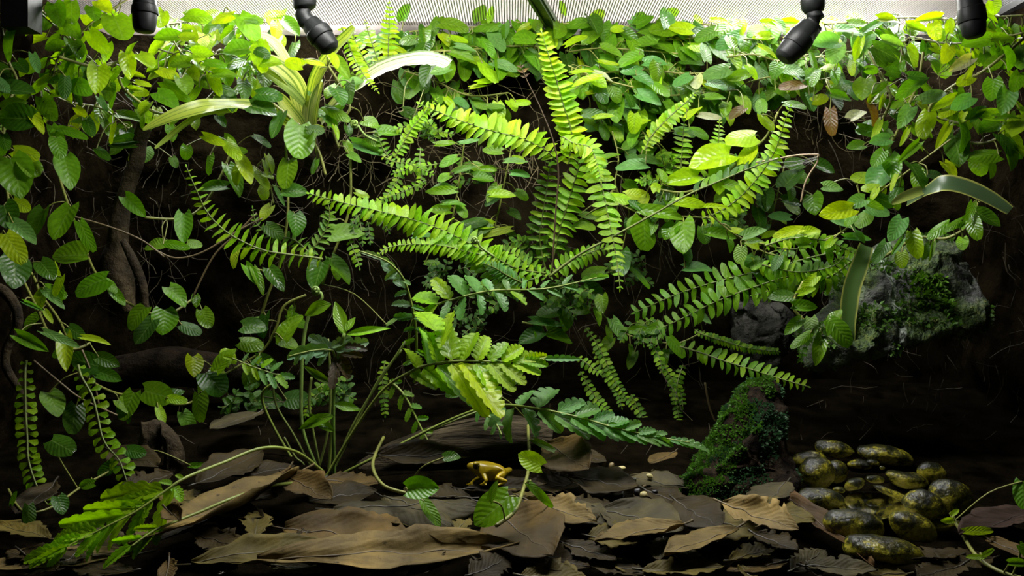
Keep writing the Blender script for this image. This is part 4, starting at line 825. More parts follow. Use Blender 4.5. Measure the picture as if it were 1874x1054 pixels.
lobed('brightest lobed fern frond fanning out above the frog', '590 885 .64;640 800 .64;700 715 .635;752 680 .63', '783 668 .625;830 661 .62;880 661 .62;940 662 .62;996 656 .62',
      '826 660 806 588 .6;849 661 862 604 .66;872 661 894 614 .66;895 661 924 622 .62;918 661 956 632 .58;938 661 986 644 .5;958 659 1002 650 .42;800 664 790 606 .55;783 667 774 600 .42;804 640 815 570 .6;796 606 770 562 .7;826 664 893 750 .36;849 664 922 748 .38;872 664 918 722 .46;895 664 944 708 .48;918 663 962 698 .48;938 662 990 682 .48;958 660 1002 668 .42;752 680 800 706 .45;775 672 836 720 .4;800 668 870 738 .34;765 676 742 636 .45;996 656 1062 655 .22 p', .62, 0, 'sy', tilt=.75)
lobed('pale serrated fern frond pointing right above the gravel', '600 880 .65;700 830 .65;820 770 .65;905 742 .64', '985 748 .62;1060 764 .61;1130 784 .60;1200 799 .60;1262 810 .60',
      '985 748 1012 712 .62;1020 754 1062 732 .55;1052 762 1092 746 .5;1085 770 1120 758 .5;1112 778 1146 768 .48;1140 786 1172 776 .45;1166 792 1196 786 .45;1192 797 1218 792 .4;948 744 970 716 .5;960 746 985 782 .5;985 750 1020 782 .5;1015 757 1070 790 .45;1045 763 1100 786 .45;1075 770 1126 795 .42;1105 778 1152 800 .42;1135 786 1178 804 .4;1165 793 1204 808 .4;1195 799 1226 811 .38;1222 803 1262 813 .3;925 744 900 770 .4;940 745 925 790 .35;1240 806 1290 820 .25', .61, 0, 'p', 'fine', .45, tilt=.8, kk=1.15)
lobed('pale serrated fern frond lying across the centre', '745 660 .70;752 600 .69;770 570 .68', '830 548 .67;900 532 .665;1000 528 .66;1092 508 .655',
      '800 556 770 545 .5;800 556 785 580 .45;825 549 800 522 .5;825 549 815 572 .4;850 543 832 515 .5;850 543 845 568 .4;875 538 862 512 .45;875 538 880 560 .4;900 533 890 516 .5;905 533 920 552 .4;930 531 925 516 .5;935 531 955 546 .4;960 529 962 516 .45;965 529 985 540 .4;990 528 1000 516 .4;1000 528 1020 536 .4;1030 523 1042 508 .35;1030 523 1050 528 .3;1060 516 1096 505 .2', .665, 0, 'ppps', 'fine', .5, tilt=.85, kk=1.5)
lobed('dark serrated fern frond bending left beside the bright lobed frond', '758 700 .68;762 640 .67;760 592 .665', '750 545 .66;738 510 .655;716 484 .65;692 471 .645;656 459 .64',
      '738 510 720 515 .5 e;728 496 704 510 .5 e;716 484 698 486 .45 e;746 535 722 540 .5 e;736 512 752 520 .5 p;752 560 716 552 .45 e;752 560 776 566 .4;757 580 720 580 .45 p;757 580 780 590 .4;760 600 738 604 .45;760 600 784 612 .4;760 620 736 630 .4;760 640 782 650 .4;758 660 738 668 .4;742 528 695 472 .34 e;700 476 654 458 .26 e', .655, 0, 'pg', 'fine', .5)
lobed('lobed fern drooping onto the floor in the lower left corner', '590 862 .62;540 826 .60;480 820 .58;410 846 .56', '340 874 .535;300 900 .525;250 935 .515;190 966 .505;123 1000 .495',
      '318 890 338 912 .6;335 876 320 868 .5;318 892 294 974 .36;300 902 262 920 .3;264 930 240 1000 .36;240 942 210 992 .38;220 950 184 1000 .38;184 970 152 1008 .4;300 898 172 914 .26;292 906 200 930 .26;252 930 145 936 .26;230 942 108 962 .26;179 972 94 982 .36;150 988 84 1000 .36;123 1000 44 1024 .3;123 1002 94 1036 .4;123 1000 60 1030 .3;280 915 250 968 .36;200 962 170 1012 .38;315 886 290 880 .4;262 924 214 920 .28', .55, 0, 's', 'lobe', .3, tilt=.6)
lobed('second lobed frond on a long stalk beside the large brown leaf', '560 884 .60;500 888 .57;430 910 .54;370 935 .525', '315 957 .512;280 972 .505;240 1000 .495', '300 964 272 990 .4;285 970 250 1012 .36;262 985 226 1010 .4;290 966 240 968 .3;262 984 206 992 .3;240 998 196 1030 .36', .55, 0, 's', 'lobe', .3)
lobed('small lobed frond at mid left below the round fig leaves', '560 880 .68;500 780 .68;480 720 .675;520 690 .67', '500 684 .665;460 670 .66;425 655 .655', '510 686 540 690 .5;505 686 530 706 .45;490 681 508 708 .42;475 676 492 702 .42;495 680 515 662 .42;478 674 496 656 .42;460 670 474 650 .45;462 672 474 694 .42;445 664 456 684 .45;445 662 452 646 .5;430 658 408 650 .5', .66, 0, 'sp', 'fine')
lobed('withered grey fern frond curling brown at its tip', '600 880 .66;608 780 .66;612 700 .655;612 650 .65', '600 640 .645;570 642 .64;528 652 .635', '606 642 526 650 .40 e;612 640 560 618 .4 e;606 636 640 615 .45 e;610 640 672 624 .42 e;616 644 664 650 .4 b;618 650 642 690 .5 k;620 650 616 706 .42 k;600 642 585 668 .4 e;575 642 560 664 .4 e;550 646 540 668 .4 e;630 632 672 640 .4 k', .65, 0, 'e', 'fine', .4)
lobed('dark serrated strip of fern hanging among the stems', '', '713 697 .67;741 725 .665;772 786 .66;792 822 .655', '713 697 735 700 .5;722 705 714 728 .45;735 718 758 722 .5;738 722 730 748 .45;750 742 772 744 .5;752 746 744 770 .45;762 766 784 766 .5;764 770 756 792 .45;774 788 792 790 .5;776 790 770 808 .4;784 805 796 826 .4', .66, 0, 'g', 'fine', .5)
lobed('short serrated frond hanging right of the brightest lobed frond', '', '868 744 .66;890 758 .655;908 776 .65;918 796 .645', '868 744 890 744 .5;878 750 872 770 .45;890 758 908 758 .5;894 762 888 784 .45;904 772 922 776 .5;908 776 900 794 .45;914 786 918 802 .4', .66, 0, 'p', 'fine', .5)

# ------------------------------------------------------------------ fiddleheads and bare stalks
def stalk(label, path, D, rad, color, curl=0, name='fern_stalk', cat='stalk'):
    pts = [tuple(float(q) for q in p.split()) for p in path.split(';')]
    line = smooth_path([(x, y, D) for x, y in pts], 6)
    if curl:
        x, y, _ = line[-1]; th = math.atan2(line[-1][1] - line[-2][1], line[-1][0] - line[-2][0]); r = curl; s = 1
        cx, cy = x - math.sin(th) * -r, y + math.cos(th) * r
        a0 = math.atan2(y - cy, x - cx)
        for i in range(1, 26):
            f = i / 26; rr = r * (1 - .85 * f); line.append((cx + rr * math.cos(a0 + f * 11), cy + rr * math.sin(a0 + f * 11), D - f * .003))
    o = P(*line[0]); t = thing(name, o, label, cat, 'bare fern stalks')
    mb = MB(); mb.tube([P(*q) - o for q in line], rad, 6); mb.build('stalk', M_STEM, t, color); return t
GRN = (.13, .17, .03)
stalk('green fiddlehead coiled above the withered frond', '592 880;555 790;552 690;556 620;568 570;588 548;586 534', .665, .0013, (.14, .22, .04), 8, 'fiddlehead', 'fiddlehead')
stalk('small fiddlehead coil under the cream strap leaf', '690 258;672 250;662 240;656 230', .76, .0010, (.16, .25, .04), 8, 'fiddlehead', 'fiddlehead')
stalk('tiny fiddlehead coil right of the long left frond', '905 470;880 452;876 440', .70, .0009, (.16, .25, .04), 7, 'fiddlehead', 'fiddlehead')
for lab, p in (('thin stalk leaning left from the stem clump', '585 885;540 800;505 740;500 690'), ('thin stalk rising straight from the stem clump', '592 885;575 800;566 740;570 690'),
               ('thin stalk leaning right from the stem clump', '598 885;650 780;690 700;735 640'), ('long stalk leaning far right from the stem clump', '602 885;640 790;680 720;742 625'),
               ('dark stalk crossing the stem clump', '575 885;600 790;605 700;600 620'), ('arched stalk in front of the stem clump', '610 880;680 846;760 800;830 770;905 742'),
               ('stalk bowing left out of the stem clump', '580 890;556 850;540 836;520 800')):
    stalk(lab, p, .665, .0009, GRN)
for lab, p, D_ in (('hanging bare stem on the far left soil', '150 640;170 690;182 745', .70), ('thin brown runner crossing the left wall', '130 395;200 415;260 440;300 470', .72), ('low brown runner over the lower left floor', '62 660;110 700;150 730;215 760', .70),
                   ('thin brown runner sagging left of centre', '280 455;320 472;370 462;440 420;480 400', .75), ('brown runner slanting up through the left shade', '352 545;390 470;430 430;470 390', .77), ('yellow strand hanging above the right gravel', '1290 700;1300 750;1320 790;1345 830', .76), ('pale strand hanging over the gravel', '1180 840;1170 865;1158 890', .72)):
    stalk(lab, p, D_, .0008, (.12, .085, .04), name='bare_runner')
# white-veined seedling
t = thing('veined_plant', P(612, 880, .655), 'upright seedling with white veined leaves above the withered frond', 'plant'); o = t.location
mb = MB(); mb.tube([P(x, y, d) - o for x, y, d in smooth_path([(612, 880, .655), (610, 760, .65), (614, 680, .65), (630, 610, .645)], 6)], .0013, 6); mb.build('stem', M_STEM, t, (.15, .25, .04))
for x, y, x2, y2, w_, tn in ((632, 612, 604, 552, .36, 'g'), (606, 556, 552, 572, .42, 'g'), (634, 606, 648, 580, .5, 's'), (634, 612, 712, 597, .2, 's'), (630, 612, 615, 595, .5, 'y'), (610, 705, 548, 670, .2, 'g'), (612, 760, 545, 778, .28, 'g'), (612, 740, 660, 752, .35, 'g'), (612, 790, 560, 760, .3, 'g')):
    put_leaf('lance', t, o, x, y, .645, math.hypot(x2 - x, y2 - y), math.degrees(math.atan2(y2 - y, x2 - x)), w_, tn, centre=False, tilt=.4)

# ------------------------------------------------------------------ strap leaves
def strap(parent, org, path, W, m, color, fold=.25, tipw=.1, basew=.6, name='leaf', ragged=False):
    """path: x y D ; W = half width px; a channelled blade along a 3D path"""
    pts = [tuple(float(q) for q in p.split()) for p in path.split(';')]
    line = smooth_path(pts, 8); k = len(line); cols = 6; vs = []; uv = []; fs = []
    for i, q in enumerate(line):
        p = P(*q); a = P(*line[max(i - 1, 0)]); b = P(*line[min(i + 1, k - 1)]); t3 = (b - a).normalized()
        n0 = Vector((0, -1, .55)); n0 = (n0 - t3 * n0.dot(t3)).normalized(); sd = t3.cross(n0)
        u = i / (k - 1); w_ = W * q[2] / F * (basew + (1 - basew) * min(1, u / .35)) * (1 if u < .6 else 1 - (1 - tipw) * ((u - .6) / .4) ** 2)
        for j in range(cols + 1):
            s = j / cols * 2 - 1
            rag = (R.uniform(-.12, .12) if ragged and abs(s) == 1 else 0)
            vs.append(p + sd * (s + rag) * w_ + n0 * (abs(s) ** 1.5) * w_ * fold - org); uv.append((j / cols, u))
    for i in range(k - 1):
        for j in range(cols):
            a = i * (cols + 1) + j; fs.append((a, a + 1, a + cols + 2, a + cols + 1))
    return obj(name, mesh('strap_leaf', vs, fs, m, uv), parent, color)
o = P(566, 262, .81); t = thing('bromeliad', o, 'bromeliad with cream and green striped strap leaves at upper left', 'bromeliad')
CR = (.46, .50, .16); YG = (.32, .40, .05); WH = (.60, .60, .42)
strap(t, o, '566 250 0.810;572 190 0.795;584 140 0.780;612 96 0.770;640 66 0.760;650 52 0.755', 15, M_STRAP, YG, .5, .5)
strap(t, o, '588 225 0.810;622 182 0.795;660 152 0.780;705 124 0.770;760 110 0.760;800 112 0.755;820 120 0.750', 17, M_STRAP, WH, .35, .75, .5, ragged=True)
strap(t, o, '560 230 0.810;545 170 0.795;520 135 0.780;490 118 0.770;462 122 0.765', 20, M_STRAP, CR, .4, .5)
strap(t, o, '556 190 0.790;532 166 0.780;500 142 0.770;466 124 0.760', 12, M_STRAP, (.26, .36, .08), .3, .3)
strap(t, o, '552 215 0.810;528 130 0.795;510 92 0.780;488 72 0.775;460 62 0.770', 11, M_STRAP, WH, .4, .3)
strap(t, o, '548 235 .80;500 205 .775;440 196 .75;384 196 .72;320 213 .705;262 238 .70', 19, M_STRAP, YG, .3, .15)
strap(t, o, '420 205 .735;372 210 .72;340 228 .715;310 252 .71;284 272 .705', 7, M_STRAP, (.3, .4, .06), .4, .3)
strap(t, o, '562 255 0.805;545 222 0.790;524 196 0.780;508 172 0.775', 13, M_STRAP, CR, .4, .4)
strap(t, o, '560 262 0.805;538 236 0.790;512 214 0.780;488 200 0.775', 12, M_STRAP, YG, .4, .4)
strap(t, o, '570 262 0.805;574 220 0.795;580 180 0.785;590 150 0.780', 11, M_STRAP, CR, .6, .3)
strap(t, o, '572 280 0.810;568 255 0.805;566 220 0.800;562 180 0.795', 12, M_STRAP, (.3, .34, .1), .7, .3)
mb = MB(); mb.tube([P(572, 300, .82) - o, P(570, 270, .812) - o, P(566, 235, .808) - o], [.008, .007, .005], 10); mb.build('core', M_BARK, t)
o = P(1690, 460, .72); t = thing('strap_leaved_plant', o, 'plant with yellow edged grey green strap leaves above the mossy rock', 'plant')
strap(t, o, '1660 372 .70;1700 347 .68;1728 336 .67;1765 342 .665;1810 362 .66;1848 386 .655', 19, M_EDGE, (.05, .09, .035), .12, .6, .35)
strap(t, o, '1702 346 .69;1680 352 .685;1655 362 .68;1632 374 .675', 10, M_EDGE, (.16, .2, .04), .5, .2)
o = P(1590, 455, .70); t = thing('strap_leaf', o, 'long yellow edged strap leaf hanging down the left face of the rock', 'leaf')
strap(t, o, '1585 450 .69;1574 482 .682;1558 530 .678;1552 585 .672;1560 632 .668', 16, M_EDGE, (.05, .10, .02), .2, .12, .8, 'blade')

# ------------------------------------------------------------------ dead leaves on the floor, each its own thing
def dead(label, x1, y1, x2, y2, W, col, curl=.25, lift=.0, roll=0., pt=.5, rag=.04, tipup=0., seed=None, group='dead leaves on the floor', bend=0.):
    """stalk end and tip in pixels, both lying on the floor; W = real width / length"""
    rr = random.Random(seed if seed is not None else int(x1 * 7 + y2))
    D1, D2 = on_floor(x1, min(y1, 1085)), on_floor(x2, min(y2, 1085))
    A = P(x1, y1, D1) + Vector((0, 0, .006 + lift)); B = P(x2, y2, D2) + Vector((0, 0, .006 + lift + tipup))
    ax = B - A; L = ax.length; t3 = ax.normalized(); up = Vector((0, -.25, 1)); n = (up - t3 * up.dot(t3)).normalized(); sd = t3.cross(n)
    n, sd = n * math.cos(roll) + sd * math.sin(roll), sd * math.cos(roll) - n * math.sin(roll)
    rows, cols = 20, 10; vs = []; uv = []; fs = []; ph = rr.uniform(0, 9)
    for i in range(rows + 1):
        v = i / rows; hw = .5 * W * L * max(.02, math.sin(math.pi * min(1, v ** (.8 + .4 * pt) * .985 + .012)) ** .75)
        for j in range(cols + 1):
            s = j / cols * 2 - 1
            e = 1 + (rr.uniform(-rag, rag) * 2 if abs(s) == 1 else 0)
            q = t3 * (v * L) + sd * (s * hw * e) + n * (curl * hw * (s * s - .25) + .12 * L * bend * math.sin(math.pi * v))
            q += n * L * .03 * noise.noise(Vector((v * 3.5 + ph, s * 1.6, ph))) + n * L * .014 * noise.noise(Vector((v * 9 + ph, s * 3.5, ph))) + sd * hw * .25 * noise.noise(Vector((v * 5 + ph, 3, s)))
            vs.append(q); uv.append((j / cols, v))
    for i in range(rows):
        for j in range(cols):
            if rag > .05 and 2 < i < rows - 2 and j in (0, cols - 1) and rr.random() < rag: continue
            a = i * (cols + 1) + j; fs.append((a, a + 1, a + cols + 2, a + cols + 1))
    me = mesh('dead_leaf', vs, fs, M_DEAD, uv)
    t = thing('dead_leaf', A, label, 'leaf', group)
    ob = obj('blade', me, t, col); so = ob.modifiers.new('thickness', 'SOLIDIFY'); so.thickness = .0004
    mid = [vs[i * (cols + 1) + cols // 2] for i in range(rows + 1)]
    mb = MB(); mb.tube([mid[0] - t3 * L * .12 + n * .001] + mid, [.0007] + [.0006 * (1 - .8 * i / rows) for i in range(rows + 1)], 5)
    mb.build('midrib', M_STEM, t, tuple(c * .55 for c in col)); return t
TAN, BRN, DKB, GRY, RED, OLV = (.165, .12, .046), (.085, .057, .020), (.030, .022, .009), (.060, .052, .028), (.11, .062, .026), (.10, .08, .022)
LIT = [
 ('large tan brown dead leaf below the lower left lobed fern', 545, 912, 236, 1056, .30, TAN, .35, .012, .25),
 ('flat tan dead leaf along the bottom left edge', 250, 1030, -60, 1062, .30, TAN, .2, .0, .1),
 ('olive dead leaf with dark spots at the bottom left of centre', 350, 1062, 590, 1024, .34, OLV, .3, .004, .2),
 ('long smooth tan dead leaf along the bottom centre edge', 470, 1064, 950, 1034, .20, TAN, .35, .006, .25),
 ('brown dead leaf with dark midrib behind the long smooth leaf', 520, 990, 760, 1014, .55, BRN, .2, .002, .1),
 ('grey brown crumpled dead leaf in front of the frog log', 610, 968, 880, 960, .45, GRY, -.4, .006, .1),
 ('grey curled dead leaf beside the long heart leaf', 700, 945, 830, 1000, .5, GRY, -.5, .006, 0.),
 ('brown dead leaf leaning under the heart leaf at bottom centre', 905, 975, 1010, 1062, .75, BRN, .2, .008, .2),
 ('tattered pale tan dead leaf right of bottom centre', 960, 968, 1092, 1012, .42, TAN, .3, .012, .3, .12),
 ('pale tan dead leaf with fine veins at the bottom', 1250, 1008, 1088, 1042, .42, TAN, .3, .010, .2, .08),
 ('wide grey brown dead leaf in the middle of the litter', 1100, 960, 1250, 1000, .8, GRY, .15, .004, .1),
 ('tan dead leaf pointing left at the bottom', 1350, 1010, 1215, 1062, .40, TAN, .3, .008, .2),
 ('brightest tan curled dead leaf at the bottom right', 1322, 1004, 1462, 1056, .48, (.24, .175, .07), .5, .02, .35, .08),
 ('narrow reddish brown dead leaf leaning against the pool stones', 1424, 918, 1600, 1064, .14, RED, .5, .003, .05),
 ('olive brown dead leaf left of the pool stones', 1352, 975, 1492, 1004, .55, OLV, .25, .010, .2),
 ('grey pointed dead leaf propped beside the stump', 1440, 935, 1376, 990, .5, GRY, .3, .012, .2),
 ('purple brown dead leaf behind the bottom right sprig', 1900, 975, 1755, 1020, .42, (.05, .032, .026), .3, .008, .2),
 ('brown dead leaf strip at the bottom right corner', 1800, 1022, 1900, 1066, .3, BRN, .4, .006, .2),
 ('triangular brown dead leaf standing right of the frog', 1000, 868, 1078, 922, .6, BRN, .3, .016, .5),
 ('broad dark dead leaf with veins beside the gravel', 1040, 905, 1168, 925, .7, DKB, .15, .006, .1),
 ('slate grey dead leaf under the broad dark leaf', 1010, 942, 1120, 984, .5, GRY, .2, .002, .1),
 ('dark spotted dead leaf at the foot of the stump', 1235, 950, 1320, 1004, .7, DKB, .2, .006, .2),
 ('brown upright dead leaf left of the stem clump', 530, 905, 462, 968, .4, BRN, .4, .012, .5),
 ('small folded brown dead leaf under the stem clump', 522, 914, 606, 962, .42, BRN, .5, .010, .3),
 ('grey dead leaf lying behind the long green stalk', 480, 790, 385, 826, .6, GRY, .2, .01, .1),
 ('mottled dark dead leaf under the long green stalk', 360, 925, 480, 862, .5, DKB, .2, .008, .2),
 ('dark leathery dead leaf below the fallen log', 690, 880, 860, 882, .35, DKB, .4, .012, .4),
 ('dark curled dead leaf the frog sits behind', 850, 918, 1000, 908, .30, DKB, .3, .002, .1),
 ('dark dead leaf left of the stem clump', 430, 900, 540, 880, .5, DKB, .2, .004, .1),
 ('dark wet dead leaf in the lower left shade', 100, 905, 30, 965, .5, DKB, .2, .002, .1),
 ('dull brown dead leaf under the grey crumpled leaf', 560, 940, 690, 920, .6, DKB, .2, .002, .1),
 ('dark dead leaf behind the wide grey brown leaf', 1180, 925, 1260, 955, .6, DKB, .2, .004, .1),
 ('dark brown dead leaf at the bottom beneath the tattered one', 930, 1020, 1080, 1058, .5, DKB, .2, .0, .1),
 ('brown dead leaf under the pale curled one', 1440, 1048, 1330, 1064, .5, BRN, .2, .0, .1),
 ('wet dark dead leaf under the lower pool stone', 1540, 1050, 1680, 1040, .3, DKB, .2, .0, .1),
 ('brown dead leaf on the dim floor behind the gravel', 1030, 850, 1110, 872, .5, DKB, .2, .004, .1),
 ('small brown dead leaf left of the gravel', 1235, 858, 1190, 880, .6, BRN, .2, .006, .2),
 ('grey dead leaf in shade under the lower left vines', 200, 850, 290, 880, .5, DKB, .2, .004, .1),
 ('brown curled dead leaf scrap on the large tan leaf', 302, 1020, 330, 1046, .5, BRN, .7, .022, .4),
]
for a in LIT:
    dead(a[0], *a[1:6], a[6], a[7], a[8], a[9], rag=a[10] if len(a) > 10 else .04)
    
LAND = [(200, 950, 'the drooping lower left fern'), (400, 975, 'the large tan brown leaf'), (590, 880, 'the stem clump'), (700, 1045, 'the long smooth tan leaf'), (640, 1000, 'the dark ribbed brown leaf'), (890, 868, 'the frog'), (902, 936, 'the lowest heart leaf'), (1030, 990, 'the tattered tan leaf'), (1170, 980, 'the wide grey brown leaf'),
        (1170, 900, 'the gravel'), (1350, 890, 'the stump'), (1395, 1030, 'the brightest curled leaf'), (1500, 985, 'the narrow reddish leaf'), (1614, 1008, 'the lowest pool stone'), (1790, 1000, 'the bottom right sprig'), (60, 1050, 'the bottom left corner')]
USED = set()
def scrap_label(cn, x, y):
    out = None
    for lx, ly, nm in sorted(LAND, key=lambda q: math.hypot(q[0] - x, (q[1] - y) * 2.2)):
        dx, dy = x - lx, (y - ly) * 2.2
        rel = ('right of' if dx > 0 else 'left of') if abs(dx) > abs(dy) else ('in front of' if dy > 0 else 'behind')
        out = f'half buried {cn} dead leaf scrap {rel} {nm}'
        if out not in USED: break
    USED.add(out); return out
k = 0
for (x, y) in [(40, 1000), (120, 1050), (180, 1020), (330, 990), (420, 960), (400, 1020), (470, 985), (560, 1000), (620, 1030), (640, 900), (700, 1035), (760, 985), (800, 1045), (840, 985), (880, 1010), (930, 950), (960, 1000), (1010, 1030), (1060, 955), (1080, 1040), (1130, 1000), (1150, 1055), (1180, 960), (1210, 1030), (1260, 1040), (1290, 990), (1330, 975), (1380, 1040), (1420, 1020), (1400, 960), (1480, 1045), (1540, 1065), (1700, 1040), (1760, 1045), (1830, 1000), (1010, 900), (960, 930), (800, 930), (560, 900), (440, 930), (340, 930), (1140, 930), (1210, 905), (270, 900), (60, 1040)] + [(70 + 118 * i, 1056 + 8 * (i % 3)) for i in range(15)]:
    rr = random.Random(k * 31 + 5); a = rr.uniform(0, 6.28); L = rr.uniform(45, 80)
    cn, cc = rr.choice([('brown', BRN), ('dark', DKB), ('blackish', DKB), ('grey', GRY), ('olive', OLV)])
    lab = scrap_label(cn, x, y)
    dead(lab, x - math.cos(a) * L, y - math.sin(a) * L * .32, x + math.cos(a) * L, y + math.sin(a) * L * .32, rr.uniform(.4, .65), cc, rr.uniform(.1, .4), rr.uniform(-.002, .004), rr.uniform(-.1, .3), rag=.12, group='half buried leaf scraps')
    k += 1

# ------------------------------------------------------------------ pool ring of stones, bed and water
STONES = [ # x y rx ry rot D label
 (1526, 822, 34, 16, 8, .665, 'dark capped flat stone at the back left of the pool ring'),
 (1620, 832, 54, 17, 8, .66, 'long mottled stone at the back of the pool ring'),
 (1483, 843, 31, 17, -5, .645, 'pale olive stone behind the tallest dark stone of the ring'),
 (1530, 862, 22, 21, 0, .63, 'round ochre stone right of the tallest dark stone'),
 (1496, 866, 34, 30, 25, .615, 'tallest dark glossy stone perched on the left of the ring'),
 (1456, 880, 14, 14, 30, .615, 'small ochre stone at the far left of the ring'),
 (1496, 915, 49, 20, 3, .585, 'flat wet black stone on the left of the ring'),
 (1564, 884, 20, 11, -15, .615, 'small dark olive stone inside the left of the ring'),
 (1602, 875, 16, 7, 6, .622, 'little ochre stone inside the back of the ring'),
 (1660, 878, 38, 17, 12, .625, 'dark glossy flat stone at the inner right back'),
 (1707, 866, 29, 19, 20, .63, 'mottled olive stone at the right back of the ring'),
 (1740, 912, 40, 34, 40, .585, 'large mottled stone at the far right of the ring'),
 (1690, 925, 41, 27, 14, .565, 'pale olive stone with dark patch on the right of the ring'),
 (1672, 962, 50, 24, 25, .54, 'split dark and yellow stone at the right front'),
 (1563, 960, 60, 28, 8, .535, 'large glossy black stone with yellow rim at the front'),
 (1614, 1008, 72, 26, 8, .512, 'lowest broad olive stone in front of the ring'),
 (1640, 905, 40, 7, 20, .59, 'thin sunken stone slab inside the right of the ring'),
 (1575, 850, 24, 8, 0, .655, 'dim sunken stone inside the back left of the ring'),
 (1536, 895, 13, 6, 10, .605, 'tiny flat ochre stone by the flat wet black stone'),
 (1730, 958, 30, 10, -10, .56, 'dim stone under the far right mottled stone'),
 (1612, 853, 6, 4, 0, .635, 'tiny round pale pebble inside the pool'),
 (1600, 846, 12, 6, 0, .65, 'tiny dark pebble inside the back of the pool')]
for i, (x, y, rx, ry, ro, D_, lab) in enumerate(STONES):
    ob, _, _ = lump('pool_stone', M_STONE, ell(x, y, rx, ry, ro, 10, .07, i), D_, (rx + ry) * .5 * D_ / F * .9, .0018, rings=8, power=2.1, seed=i)
    tag(ob, lab, 'stone', 'stones ringing the little pool')
def ground_patch(name, m, ring, z0, bulge, label, cat, kind=None):
    pts = []
    for x, y in smooth_path(ring + [ring[0]], 5)[:-1]:
        D_ = F * (H - z0) / (y - 527); D_ = max(.5, min(.72, D_)); pts.append(P(x, y, D_))
    c = sum(pts, Vector()) / len(pts); vs = [Vector((0, 0, -bulge))]; fs = []; k = len(pts)
    for f in (.35, .7, 1.): vs += [Vector(((p.x - c.x) * f, (p.y - c.y) * f, (p.z - c.z) * f - bulge * (1 - f * f))) for p in pts]
    for j in range(k): fs.append((0, 1 + j, 1 + (j + 1) % k))
    for r in (0, 1):
        for j in range(k): a = 1 + r * k; fs.append((a + j, a + k + j, a + k + (j + 1) % k, a + (j + 1) % k))
    ob = obj(name, mesh(name, vs, fs, m)); ob.location = c; return tag(ob, label, cat, kind=kind)
RING = [(1532, 905), (1580, 882), (1640, 884), (1680, 905), (1672, 938), (1605, 952), (1545, 944)]
ground_patch('pool_bed', simple('olive_silt', (.13, .115, .045), (.24, .21, .085), 120, .6, .4, .001), RING, .031, .002, 'olive silt bed of the little pool', 'pool')
m, N, Mm, mix, ramp, ns, bump, surf = mat('still_water')
lw = N('ShaderNodeFresnel', i_IOR=1.33); gl = N('ShaderNodeBsdfGlossy', i_Roughness=.04, i_Color=(1, 1, 1, 1)); tp = N('ShaderNodeBsdfTransparent', i_Color=(.75, .78, .6, 1))
surf(N('ShaderNodeMixShader', i_0=lw.outputs[0], i_1=tp.outputs[0], i_2=gl.outputs[0]).outputs[0])
ground_patch('pool_water', m, RING, .034, 0, 'still clear water inside the ring of stones', 'water', 'structure')

# ------------------------------------------------------------------ gravel bits
GR = [(1178, 906, 7, 8, 'c'), (1166, 899, 7, 6, 'k'), (1188, 873, 6, 5, 'c'), (1138, 855, 8, 5, 'c'), (1118, 853, 6, 7, 'o'), (1102, 845, 7, 9, 'o'), (1052, 826, 11, 6, 'p'), (1144, 887, 8, 5, 'o'), (1161, 880, 4, 6, 'g'), (1170, 924, 5, 3, 'g'), (1082, 842, 5, 5, 'o'), (1196, 862, 5, 4, 'o'), (1266, 953, 3, 2.5, 'c'), (1042, 970, 2.5, 2, 'c'), (1180, 889, 4, 3, 'o'), (1198, 900, 5, 4, 'k'), (1122, 864, 7, 3, 'o'), (488, 850, 7, 5, 'p')]
GC = dict(c=(.42, .36, .15), k=(.02, .02, .022), o=(.18, .13, .05), p=(.28, .22, .15), g=(.2, .2, .17))
GN = {3: 'bright flat pebble at the back of the gravel', 4: 'ochre pebble just left of the bright flat one', 5: 'tallest ochre pebble at the back of the gravel', 7: 'ochre pebble at the left edge of the gravel patch', 8: 'upright grey pebble above the black pebble', 9: 'small grey pebble below the pale yellow pebble', 10: 'leftmost round ochre pebble of the gravel', 11: 'ochre pebble nearest the small brown leaf', 14: 'tiny ochre pebble between the pale and grey pebbles', 16: 'thin ochre pebble in front of the bright flat one', 0: 'pale yellow pebble at the centre of the gravel patch', 1: 'black pebble at the centre of the gravel patch', 2: 'pale pebble beside the small brown leaf', 6: 'flat pinkish grit below the pale lobed frond', 12: 'tiny pale grain at the foot of the stump', 13: 'tiny pale grain on the slate grey leaf', 15: 'black pebble right of the pale yellow one', 17: 'pale pebble by the long green stalk'}
for i, (x, y, a, b, c) in enumerate(GR):
    D_ = on_floor(x, y) - (.024 if y > 862 else .012)
    ob, _, _ = lump('gravel_pebble', M_GRIT, ell(x, y, a, b, 0, 7, .2, i), D_, (a + b) / 2 * D_ / F, .0006, rings=4, seed=i)
    ob.color = (*GC[c], 1); tag(ob, GN.get(i, 'small ochre pebble in the dim gravel patch by the stump'), 'pebble', 'gravel pebbles')

